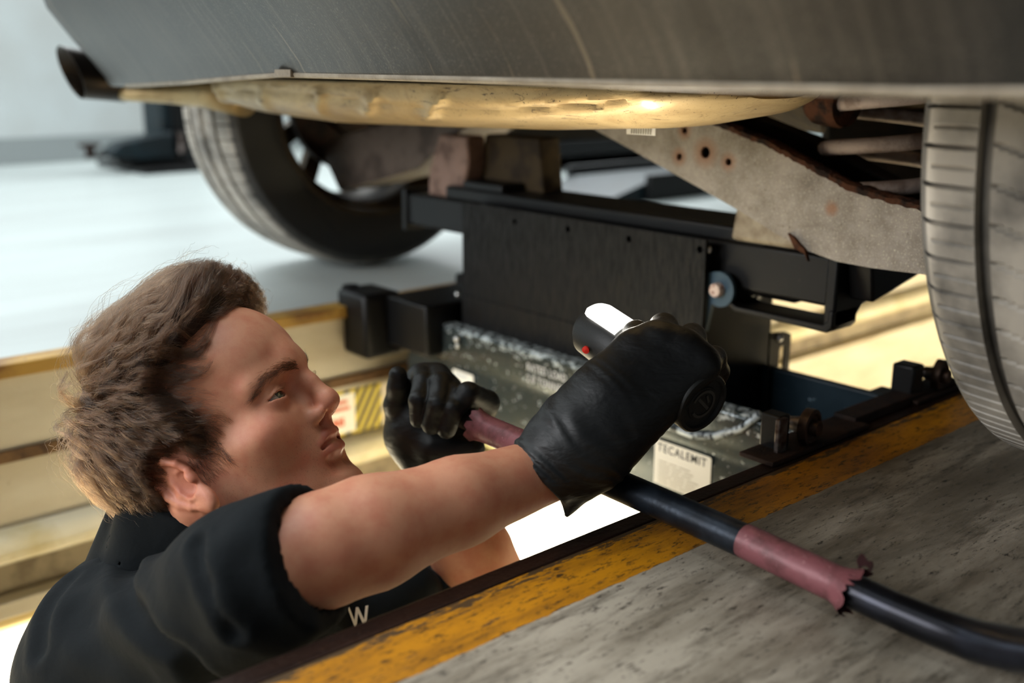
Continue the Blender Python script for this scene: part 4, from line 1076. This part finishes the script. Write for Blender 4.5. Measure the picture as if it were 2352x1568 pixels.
hb.inputs['Roughness'].default_value = .32; hb.inputs['Radial Roughness'].default_value = .5
hi_ = t_.nodes.new('ShaderNodeHairInfo'); cr = t_.nodes.new('ShaderNodeMapRange'); t_.links.new(hi_.outputs['Random'], cr.inputs[0])
mx = t_.nodes.new('ShaderNodeMix'); mx.data_type = 'RGBA'; mx.inputs[6].default_value = srgb(31, 20, 14); mx.inputs[7].default_value = srgb(90, 59, 35)
pw = t_.nodes.new('ShaderNodeMath'); pw.operation = 'POWER'; pw.inputs[1].default_value = 2.2; t_.links.new(hi_.outputs['Random'], pw.inputs[0]); t_.links.new(pw.outputs[0], mx.inputs[0]); t_.links.new(mx.outputs[2], hb.inputs['Color'])
t_.links.new(hb.outputs[0], t_.nodes['Material Output'].inputs[0])


def make_curves(name, P, rad0, rad1, parent, m):
    """P: (N, K, 3) world"""
    N_, K, _ = P.shape; hc = bpy.data.hair_curves.new(name); hc.add_curves([K] * N_)
    hc.points.foreach_set('position', P.reshape(-1).astype(np.float32))
    rr = np.tile(np.linspace(rad0, rad1, K), N_).astype(np.float32)
    at = hc.attributes.get('radius') or hc.attributes.new('radius', 'FLOAT', 'POINT'); at.data.foreach_set('value', rr)
    hc.materials.append(m); o = bpy.data.objects.new(name, hc); C.objects.link(o); o.parent = parent; o.location = -origin(parent); return o


def project_skull(p, h):
    for _ in range(3):
        g = grad(skull, p); g /= np.linalg.norm(g, axis=1)[:, None] + 1e-9; p = p - g * (skull(p) - h)[:, None]
    return p, g


WH = np.array([-.086, -.030, .112])          # crown whorl
def flow(p, g):
    r = p - WH; t = r - g * (r * g).sum(1)[:, None]; t /= np.linalg.norm(t, axis=1)[:, None] + 1e-9
    x, z = p[:, 0], p[:, 2]
    # swirl round the whorl
    sw = np.cross(g, t); near_ = np.exp(-(np.linalg.norm(r, axis=1) / .03) ** 2)
    t = t + sw * near_[:, None] * .8
    # on top it is combed forward and slightly up, at the sides down and forward
    top = np.clip((z - .08) / .05, 0, 1)[:, None]
    t = t * (1 - .35 * top) + np.array([.55, .25, .6]) * .5 * top
    back = np.clip((-x - .02) / .05, 0, 1)[:, None] * np.clip((.09 - z) / .05, 0, 1)[:, None]
    t = t * (1 - .6 * back) + np.array([.05, 0, -1.]) * .8 * back
    side = np.clip((.07 - z) / .04, 0, 1)[:, None] * (x > -.04)[:, None]
    t = t * (1 - .5 * side) + np.array([.35, 0, -.9]) * .6 * side
    t -= g * (t * g).sum(1)[:, None]; return t / (np.linalg.norm(t, axis=1)[:, None] + 1e-9)


def grow(roots, K=14, seed=0, length=None, lift=1.):
    r_ = np.random.default_rng(seed); N_ = len(roots)
    p, g = project_skull(roots, 0.); t0 = thick(p)
    L = (.030 + 1.35 * t0) * r_.uniform(.75, 1.2, N_) if length is None else length * r_.uniform(.7, 1.2, N_)
    ph = r_.uniform(0, 6.28, N_); am = r_.uniform(.15, .6, N_); fq = r_.uniform(.6, 1.3, N_)
    out = [p.copy()]; hgt = np.zeros(N_)
    for k in range(1, K):
        s = k / (K - 1); f_ = flow(p, g); sd = np.cross(g, f_)
        bend = (am * np.sin(ph + fq * s * 6.28))[:, None]
        dr = f_ + sd * bend; dr /= np.linalg.norm(dr, axis=1)[:, None]
        tgt = thick(p) * (.25 + .95 * math.sin(min(1, s * 1.5) * PI / 2)) * lift
        tgt = np.minimum(tgt, t0 * 1.5 + .004) + .0018 * np.sin(ph * 2 + s * 9)
        nxt = p + dr * (L / (K - 1))[:, None]
        hgt = np.maximum(hgt, 0) * .0 + tgt
        sv = skull(nxt); g = grad(skull, nxt); g /= np.linalg.norm(g, axis=1)[:, None] + 1e-9
        front = np.clip((nxt[:, 0] - .055) / .03, 0, 1)
        p_prev = p
        nxt = nxt + front[:, None] * (L / (K - 1))[:, None] * np.array([-.75, .25, .8]) * (.35 + .9 * s)
        want = hgt + (1 - 0) * 0
        mv = (want - sv) * .75 * (1 - .8 * front)
        nxt = nxt + g * mv[:, None]; p = nxt; out.append(p.copy())
    return np.stack(out, 1)


def sample_roots(n_, seed, marg=.0):
    r_ = np.random.default_rng(seed); out = []
    while sum(len(o) for o in out) < n_:
        q = r_.normal(size=(n_ * 2, 3)); q /= np.linalg.norm(q, axis=1)[:, None]; q = q * .1 + np.array([0, 0, .05])
        q, _g = project_skull(q, 0.); m = hairline_mask(q) > marg
        m &= ~((np.abs(q[:, 1]) > .05) & (q[:, 0] > -.03) & (q[:, 0] < .01) & (q[:, 2] < .028))
        m &= (q[:, 1] < .06) | (r_.uniform(size=len(q)) < .5)
        out.append(q[m])
    return np.concatenate(out)[:n_]


G = grow(sample_roots(950, 1, .001), 14, 2)
ch_ = []
NCH = 34
r_ = np.random.default_rng(5)
gd = r_.normal(size=(len(G), NCH, 3)); gd /= np.linalg.norm(gd, axis=2)[:, :, None] + 1e-9; gd *= (r_.uniform(0, 1, (len(G), NCH, 1)) ** .6) * .0058
s_ = np.linspace(0, 1, 14)[None, None, :, None]
taper = 1.0 - .62 * s_ ** 1.3
P = G[:, None] + gd[:, :, None] * taper + r_.normal(size=(len(G), NCH, 1, 3)) * .0009 * np.sin(s_ * 5 + r_.uniform(0, 6, (len(G), NCH, 1, 1)))
keep = s_[..., 0] * 0 + 1
P = P.reshape(-1, 14, 3)
P2 = grow(sample_roots(5200, 9, .0), 14, 11, lift=1.12)       # loose single hairs
P3 = grow(sample_roots(260, 19, .004), 14, 12, lift=1.6); P3 += np.cumsum(np.random.default_rng(3).normal(size=P3.shape) * .0009, 1)
allp = np.concatenate([P, P2, P3]); allp = tw(allp.reshape(-1, 3)).reshape(allp.shape)
ho = make_curves('hair_strands', allp, .00011, .00004, hair_o, hm); ho['kind'] = 'stuff'
# short sideburn and nape hairs
def short_hairs(name, roots, dirv, L, rad, parent, jitter=.35, K=5, surf=head_sdf, seed=0):
    r_ = np.random.default_rng(seed); p = roots.copy()
    for _ in range(3): g = grad(surf, p); g /= np.linalg.norm(g, axis=1)[:, None] + 1e-9; p = p - g * surf(p)[:, None]
    d = np.asarray(dirv, float); d = np.tile(d, (len(p), 1)) if d.ndim == 1 else d
    d = d + r_.normal(size=p.shape) * jitter; d -= g * (d * g).sum(1)[:, None] * .8; d += g * .25; d /= np.linalg.norm(d, axis=1)[:, None]
    Ls = L * r_.uniform(.6, 1.2, len(p)); pts = [p]
    for k in range(1, K): pts.append(pts[-1] + (d - g * .12 * k) * (Ls / (K - 1))[:, None])
    q = np.stack(pts, 1); q = tw(q.reshape(-1, 3)).reshape(q.shape); o = make_curves(name, q, rad, rad * .4, parent, hm); o['kind'] = 'stuff'; return o


r_ = np.random.default_rng(21)
q = np.c_[r_.uniform(.008, .040, 1500), np.full(1500, -.075), r_.uniform(-.008, .034, 1500)]; q = q[(q[:, 0] < .036 + .0 * q[:, 2]) & (q[:, 2] > -.004 - (.034 - q[:, 0]) * .1 + np.clip(.018 - q[:, 0], 0, 1) * 2.2)]
short_hairs('sideburn', q, (.25, 0, -1), .010, .00008, hair_o, .3, seed=1)
# eyebrows
for sgn in (-1, 1):
    u = r_.uniform(0, 1, 760); w_ = r_.normal(size=760) * .0027 * (1 - .5 * u)
    bx = np.interp(u, [0, .35, .75, 1], [.1075, .102, .088, .074]); by = sgn * np.interp(u, [0, .35, .75, 1], [.010, .022, .040, .050]); bz = np.interp(u, [0, .35, .75, 1], [.0375, .0420, .0425, .0345]) + w_
    dv = np.c_[-.5 - .3 * u, sgn * (.6 + .3 * u), .45 - .9 * u]
    o = short_hairs('eyebrow', np.c_[bx, by, bz], dv, .0085, .00008, man, .22, seed=3 + sgn); o['kind'] = 'stuff'
# stubble along the jaw and upper lip
ok_ = np.where((stub > .25) & (lipm < .1))[0]; ok_ = np.random.default_rng(8).choice(ok_, 5200)
sb_ = Vl[ok_] + np.random.default_rng(9).normal(size=(len(ok_), 3)) * .0006
short_hairs('stubble', sb_, (.1, 0, -1), .0013, .00004, man, .3, K=3, seed=6)
# lashes
for sgn in (-1, 1):
    yy = np.linspace(-.005, .012, 30); base_ = []
    for y_ in yy:
        z_ = .0042 * (1 - ((y_ - .001) / .0145) ** 2) + .0006; x_ = math.sqrt(max(1e-8, .0148 ** 2 - y_ ** 2 - z_ ** 2)); base_.append((.0775 + x_, sgn * (.0315 + y_), .0225 + z_))
    base_ = np.array(base_); K = 5; pts = [base_]
    for k in range(1, K): pts.append(pts[-1] + np.array([.0014, 0, -.0004 + .0005 * k]))
    q = np.stack(pts, 1); q = tw(q.reshape(-1, 3)).reshape(q.shape); o = make_curves('eyelashes', q, .00008, .00003, man, hm); o['kind'] = 'stuff'

# ------------------------------------------------------------------ clothes
SEND = un(700, 1262, d=.748); sdir = (RWR - REL); sdir /= np.linalg.norm(sdir)
# sleeve opening plane follows the picture: seen nearly edge-on
pa, pb2 = un(670, 1116, d=.75), un(757, 1408, d=.735)
sup = (pb2 - pa) / np.linalg.norm(pb2 - pa); snor = np.cross(sup, FW + .25 * RT); snor /= np.linalg.norm(snor); snor = snor if snor @ sdir > 0 else -snor
LSE = LEL + (LSH - LEL) * .02
ldir = (LWR - LEL) / np.linalg.norm(LWR - LEL)


FOLDS = []
BUST = (un(800, 1520, d=1.08), un(950, 1352, d=1.08))


def shirt_sdf(p):
    # torso
    t = cap(p, RSH + np.array([0, 0, .0]), LSH, .068, .066)
    t = smin(t, cap(p, CH, CH * .45 + PEL * .55, .128, .118), .10)
    t = smin(t, cap(p, CH * .45 + PEL * .55, PEL, .118, .128), .08)
    ub = un(290, 1500, d=.95); t = smin(t, cap(p, ub, ub + np.array([0.03, .03, -.25]), .075, .10), .07)
    t = smin(t, cap(p, RSH, neckW + np.array([-.005, .02, -.01]), .058, .06), .05)
    # sleeve
    s = chain(p, [RSH, REL + (RSH - REL) * .15, REL + np.array([0, 0, -.004]), SEND + sdir * .06], [.062, .054, .0515, .0510], .02)
    s = smax(s, (p - SEND) @ snor, .002)
    arm_ = cap(p, REL + (RWR - REL) * .1, RWR, .0425); s = np.maximum(s, -np.maximum(arm_, -((p - SEND) @ snor + .010)))
    ud = (LEL - LSH) / np.linalg.norm(LEL - LSH); s2 = cap(p, LSH, LEL + ud * .05, .060, .052)
    s2 = smax(s2, (p - (LEL - ud * .022)) @ (ud * .95 - ldir * .3), .002); s2 = np.maximum(s2, -np.maximum(cap(p, LSH, LEL, .046, .046), -((p - (LEL - ud * .045)) @ ud)))
    bx_ = cap(p, BUST[0], BUST[1], .060, .026); t = smin(t, bx_, .03)
    d = smin(t, s, .035); d = smin(d, s2, .035)
    for w_, dep, wd in FOLDS:
        dd = chain(p, w_, [0.] * len(w_), .002); d = d + dep * np.exp(-(dd / wd) ** 2) - dep * .5 * np.exp(-((dd - wd * 1.9) / (wd * .9)) ** 2)
    d = d + .0018 * np.sin(p[:, 0] * 60 + 18 * p[:, 2] + 3 * np.sin(p[:, 1] * 25)) * np.sin(p[:, 1] * 44 + p[:, 2] * 30)
    # open neck
    d = smax(d, -cap(p, neckW + np.array([.01, -.01, -.03]), tw((-.01, 0, -.02)), .052, .056), .006)
    return d


n = NT('navy_black_cotton'); n.base(n.mix(n.ramp(n.noise(900, 3), .4, .7), srgb(7, 11, 14), srgb(11, 17, 20))); n.rough(.9); n.b.inputs['Specular IOR Level'].default_value = .2
n.bump(n.noise(40, 4), .25, .006); M['shirt'] = n.m
_f = []
for pts, dep, wd in ((((308, 1262), (292, 1330), (330, 1420), (420, 1500), (520, 1560)), .007, .010), (((462, 1180), (458, 1250), (480, 1340), (540, 1450)), .004, .006),
                     (((160, 1330), (110, 1410), (95, 1490)), .004, .008), (((250, 1290), (330, 1245), (400, 1215)), .003, .006), (((560, 1300), (600, 1400), (660, 1460)), .003, .012), (((180, 1400), (230, 1480), (330, 1550)), .003, .012)):
    w_ = []
    for x, y in pts:
        s_q = np.linspace(.55, 1.2, 260); P_ = np.array([un(x, y, d=k) for k in s_q]); v_ = shirt_sdf(P_); k = int(np.argmax(v_ < 0))
        if v_[k] < 0: w_.append(P_[k])
    if len(w_) > 1: _f.append((w_, dep, wd))
FOLDS.extend(_f)
me_s, Vs = sdf_mesh(shirt_sdf, (-.02, .44, -.86), (.86, 1.26, .12), .0045 * RES, 1, 'shirt')
shirt = link('shirt', me_s, M['shirt'], man); shirt['label'] = 'dark navy-black polo shirt'


def on_surface(f, px, py, d0, d1):
    s = np.linspace(d0, d1, 400); P_ = np.array([un(px, py, d=k) for k in s]); v = f(P_); k = np.argmax(v < 0); return P_[k] if v[k] < 0 else P_[-1]


# collar: stand-up band round the neck with a folded leaf
def collar_sdf(p):
    a = neckW + np.array([-.012, .012, -.030]); b = tw((-.030, -.006, -.006)); ax = (b - a) / np.linalg.norm(b - a)
    q = p - a; hgt_ = q @ ax; L = np.linalg.norm(b - a)
    rad = np.linalg.norm(q - hgt_[:, None] * ax, axis=1)
    prof_ = .069 - .010 * np.clip(hgt_ / L, 0, 1) + .002 * np.sin(8 * np.arctan2(q[:, 1], q[:, 0]))
    sh = np.abs(rad - prof_) - .0030
    d = smax(sh, np.maximum(-hgt_ - .02, hgt_ - L), .003)
    # folded leaf, lower and wider
    prof2 = .078 - .012 * np.clip(hgt_ / L, 0, 1) + .003 * np.sin(5 * np.arctan2(q[:, 1], q[:, 0]) + 1)
    leaf = smax(np.abs(rad - prof2) - .0024, np.maximum(-hgt_ + .004, hgt_ - L * .92), .003)
    return smin(d, leaf, .002)


me_k, Vk = sdf_mesh(collar_sdf, neckW - .16, neckW + np.array([.16, .16, .20]), .0032 * RES, 1, 'collar')
link('collar', me_k, M['shirt'], shirt)
# white print on the chest
c0 = on_surface(shirt_sdf, 822, 1425, .8, 1.3)
g0 = grad(shirt_sdf, c0[None])[0]; g0 /= np.linalg.norm(g0)
ux = RT - g0 * (RT @ g0); ux /= np.linalg.norm(ux); ux = ux * math.cos(.25) + np.cross(g0, ux) * math.sin(.25); uy = np.cross(g0, ux)
tx = text_mesh('W', .030, c0 - ux * .012 - uy * .008, ux, uy, .0003, .0006, .8)
vv = np.array([v.co for v in tx.vertices]); 
for _ in range(3): gg = grad(shirt_sdf, vv); gg /= np.linalg.norm(gg, axis=1)[:, None]; vv = vv - gg * (shirt_sdf(vv) - .0008)[:, None]
tx.vertices.foreach_set('co', vv.ravel()); tx.update(); link('shirt_print', tx, M['white_plastic'], shirt)


def trouser_sdf(p):
    d = cap(p, PEL + np.array([0, 0, .05]), PEL - np.array([0, 0, .04]), .132, .13)
    for s, off in ((1, (-.075, -.02)), (-1, (.085, .03))):
        hip = PEL + np.array([off[0], off[1], -.05]); kn = hip + np.array([.03, -.03, -.40]); an = np.array([kn[0] - .02, kn[1] + .02, PD + .10])
        l = chain(p, [hip, kn, an], [.10, .078, .066], .04); d = smin(d, smax(l, (PD + .06) - p[:, 2], .004), .03)
    return d


me_t, _v = sdf_mesh(trouser_sdf, (.05, .65, PD), (.75, 1.25, -.5), .012 * RES, 1, 'trousers')
link('trousers', me_t, simple('dark_work_trousers', srgb(26, 28, 32), .85, bump=.3, bscale=60), man)
for off in ((-.075, -.02), (.085, .03)):
    hip = PEL + np.array([off[0], off[1], -.05]); an = np.array([hip[0] + .01, hip[1] - .01, PD + .09])
    fb = lambda p: smax(smin(smin(cap(p, an + np.array([0, 0, .05]), an, .052, .05), cap(p, an - np.array([.03, 0, .045]), an + np.array([.10, -.09, -.055]), .043, .036), .03), cap(p, an, an + np.array([.05, -.04, -.04]), .045, .04), .03), PD + .002 - p[:, 2], .003)
    me_f, _v = sdf_mesh(fb, an - .2, an + .25, .008 * RES, 1, 'boot'); link('boot', me_f, simple('black_boot', srgb(24, 22, 20), .5), man)

# ------------------------------------------------------------------ gloves
n = NT('black_nitrile'); w1 = n.noise(32, 4, (1, 1, 2.4), rough=.5, dist=.3); n.base(srgb(12, 13, 14)); n.rough(.5); n.b.inputs['Specular IOR Level'].default_value = .35
n.bump(w1, .5, .005); M['nitrile'] = n.m
W3 = lambda *t: [un(x, y, d=z) for x, y, z in t]
wr_r = W3((1245, 1088, .862), (1330, 1010, .862), (1400, 930, .862), (1465, 860, .865))
kn_r = W3((1452, 806, .868), (1508, 782, .868), (1566, 800, .864), (1612, 838, .860))
fing_r = [W3((1452, 806, .868), (1462, 768, .905), (1474, 800, .948), (1490, 838, .955)),
          W3((1508, 782, .868), (1524, 752, .908), (1540, 790, .955), (1550, 836, .962)),
          W3((1566, 800, .864), (1590, 774, .902), (1606, 812, .945), (1606, 862, .950)),
          W3((1612, 838, .860), (1640, 822, .892), (1650, 852, .925), (1640, 890, .930))]
thumb_r = W3((1360, 950, .885), (1400, 905, .925), (1432, 868, .955), (1450, 838, .965))
cuff_dir = (wr_r[1] - wr_r[0]); cuff_dir /= np.linalg.norm(cuff_dir)


def glove_r(p):
    d = chain(p, wr_r[:3], [.0345, .0350, .036], .02)
    # palm slab: several metacarpals blended
    for k, kp in enumerate(kn_r):
        d = smin(d, cap(p, wr_r[1] + (kp - kn_r[1]) * .45, kp, .024, .0150), .022)
    d = smin(d, cap(p, W3((1420, 985, .89))[0], W3((1560, 905, .885))[0], .020, .014), .025)
    fs = None
    for f_, r0 in zip(fing_r, (.0118, .0122, .0115, .0100)):
        e = chain(p, f_, [r0 + .0018, r0, r0 * .93, r0 * .85], .004); fs = e if fs is None else smin(fs, e, .0028)
    d = smin(d, fs, .009)
    d = smin(d, chain(p, thumb_r, [.019, .0145, .013, .0115], .005), .010)
    # wrinkles across the wrist and back
    q = (p - wr_r[0]) @ cuff_dir
    qs = q + .006 * np.sin(p[:, 2] * 70 + 2) + .004 * np.sin(p[:, 0] * 130)
    d = d + (.0010 * np.sin(qs * 420 + 1.3 * np.sin(qs * 130)) * (.55 + .45 * np.sin(p[:, 2] * 110 + qs * 60))) * np.clip(1 - (q - .02) / .10, 0, 1)
    # cuff cut and flare
    d = smax(d, -(q + .002), .002)
    tip = W3((1302, 1182, .858))[0]
    fl_ = cap(p, W3((1345, 1085, .862))[0], tip, .020, .0015); d = smin(d, fl_, .012)
    return d


lo_ = np.min(np.array(wr_r + sum(fing_r, []) + thumb_r), 0) - .06; hi2 = np.max(np.array(wr_r + sum(fing_r, []) + thumb_r), 0) + .06
me_g, Vg = sdf_mesh(glove_r, lo_, hi2, .0021 * RES, 1, 'glove')
g_ = link('glove', me_g, M['nitrile'], man); g_['label'] = 'black glove gripping the lamp'

# left hand: fist round the tip of the bar
wr_l = W3((1003, 1078, 1.10), (985, 1030, 1.092), (960, 985, 1.085))
fing_l = [W3((1105, 960, 1.085), (1118, 925, 1.05), (1075, 905, 1.022), (1052, 930, 1.020)),
          W3((1034, 893, 1.080), (1040, 902, 1.035), (1040, 940, 1.015), (1026, 985, 1.018)),
          W3((1005, 862, 1.085), (1012, 880, 1.036), (1005, 930, 1.015), (992, 975, 1.020)),
          W3((968, 862, 1.09), (972, 878, 1.043), (962, 920, 1.025), (962, 962, 1.028))]
thumb_l = W3((920, 985, 1.09), (908, 930, 1.075), (914, 890, 1.068), (914, 862, 1.065))


def glove_l(p):
    d = chain(p, wr_l, [.031, .029, .028], .02)
    for kp in (fing_l[0][0], fing_l[1][0], fing_l[2][0], fing_l[3][0]):
        d = smin(d, cap(p, wr_l[1], kp, .023, .0130), .014)
    d = smin(d, cap(p, W3((935, 1000, 1.088))[0], W3((960, 900, 1.09))[0], .022, .014), .02)
    d = smin(d, cap(p, W3((1000, 1035, 1.06))[0], W3((1085, 1030, 1.055))[0], .016, .013), .015)
    for f_, r0 in zip(fing_l, (.0120, .0105, .0108, .0098)):
        d = smin(d, chain(p, f_, [r0 + .002, r0 + .0008, r0, r0 * .92], .003), .0022)
    d = smin(d, chain(p, thumb_l, [.0145, .0115, .0105, .0095], .005), .006)
    q = (p - wr_l[0]) @ ((wr_l[1] - wr_l[0]) / np.linalg.norm(wr_l[1] - wr_l[0]))
    d = smax(d, -(q + .012), .002); return d


pts_ = np.array(wr_l + sum(fing_l, []) + thumb_l)
me_g, Vg = sdf_mesh(glove_l, pts_.min(0) - .05, pts_.max(0) + .05, .0021 * RES, 1, 'glove')
g_ = link('glove', me_g, M['nitrile'], man); g_['label'] = 'black glove closed round the bar tip'

# ------------------------------------------------------------------ inspection lamp in the right hand
lampA = un(1380, 768, d=.955); lampB = un(1611, 925, d=.862)
il = empty('inspection_lamp', tuple((lampA + lampB) / 2), 'black handheld inspection lamp with glowing white lens, gripped in raised glove', 'lamp')
ax = (lampB - lampA); L = np.linalg.norm(ax); ax /= L
lb = simple('black_lamp_plastic', srgb(28, 28, 27), .5, bump=.1, bscale=500)
MB().lathe(lampA, ax, [(-.022, 0), (-.022, .010), (-.018, .019), (-.010, .0245), (.02, .0258), (.04, .025), (.05, .020), (L - .035, .019), (L - .02, .024), (L - .012, .0265), (L - .004, .0268)], 48).obj('lamp_body', lb, il, smooth='auto')
MB().lathe(lampB, ax, [(-.006, .0268), (.001, .0268), (.003, .0255), (.003, .0225), (.0005, .0215), (.0005, .0155), (.0018, .015), (.0018, .0)], 64).obj('end_cap', lb, il, smooth='auto')
# raised emblem on the cap (worn ring and bar)
u = np.cross(ax, ZZ); u /= np.linalg.norm(u); v = np.cross(u, ax)
em = MB()
for k in range(40):
    a0, a1 = 5.4 * k / 40 + .3, 5.4 * (k + 1) / 40 + .3
    def q(a, r, h): return tuple(lampB + ax * h + u * r * math.cos(a) + v * r * math.sin(a))
    em.add([q(a0, .0105, .0026), q(a1, .0105, .0026), q(a1, .013, .0026), q(a0, .013, .0026)], [(0, 1, 2, 3)])
em.add([tuple(lampB + ax * .0026 + u * a + v * b) for a, b in ((-.008, -.005), (-.006, -.007), (.008, .005), (.006, .007))], [(0, 1, 2, 3)])
em.add([tuple(lampB + ax * .0026 + u * a + v * b) for a, b in ((-.007, .001), (-.005, .0), (-.001, .007), (-.003, .008))], [(0, 1, 2, 3)])
em.obj('embossed_mark', simple('worn_emblem', srgb(62, 60, 56), .5), il)
# glowing lens on top of the head
lens = []
for i in range(13):
    t = -.016 + .052 * i / 12; row = []
    w_ = 1.0 if t > -.004 else max(.15, 1 - ((-.004 - t) / .013) ** 2)
    for j in range(13):
        a = (j / 12 - .5) * 1.5 * w_; rr_ = .0270 if t > -.008 else .0270 - ((-.008 - t) / .012) ** 2 * .012
        row.append(lampA + ax * t + rr_ * (math.cos(a) * v + math.sin(a) * u))
    lens.append(row)
MB().grid(lens).obj('glowing_lens', emit('lamp_lens', (1, .97, .88, 1), 6), il, smooth=True)
b = un(1347, 802, d=.930); MB().lathe(b, (lampA - b) * -1, [(0, .0035), (.002, .0035), (.003, 0)], 14).obj('red_button', simple('red_button', srgb(200, 40, 30), .3), il)
li = area('lamp_beam', tuple(lampA + v * .034 + ax * .01), tuple(lampA + v * .3 + ax * .02 - FH * .02), .04, .05, .8, (1, .93, .80)); li.data.spread = 2.6
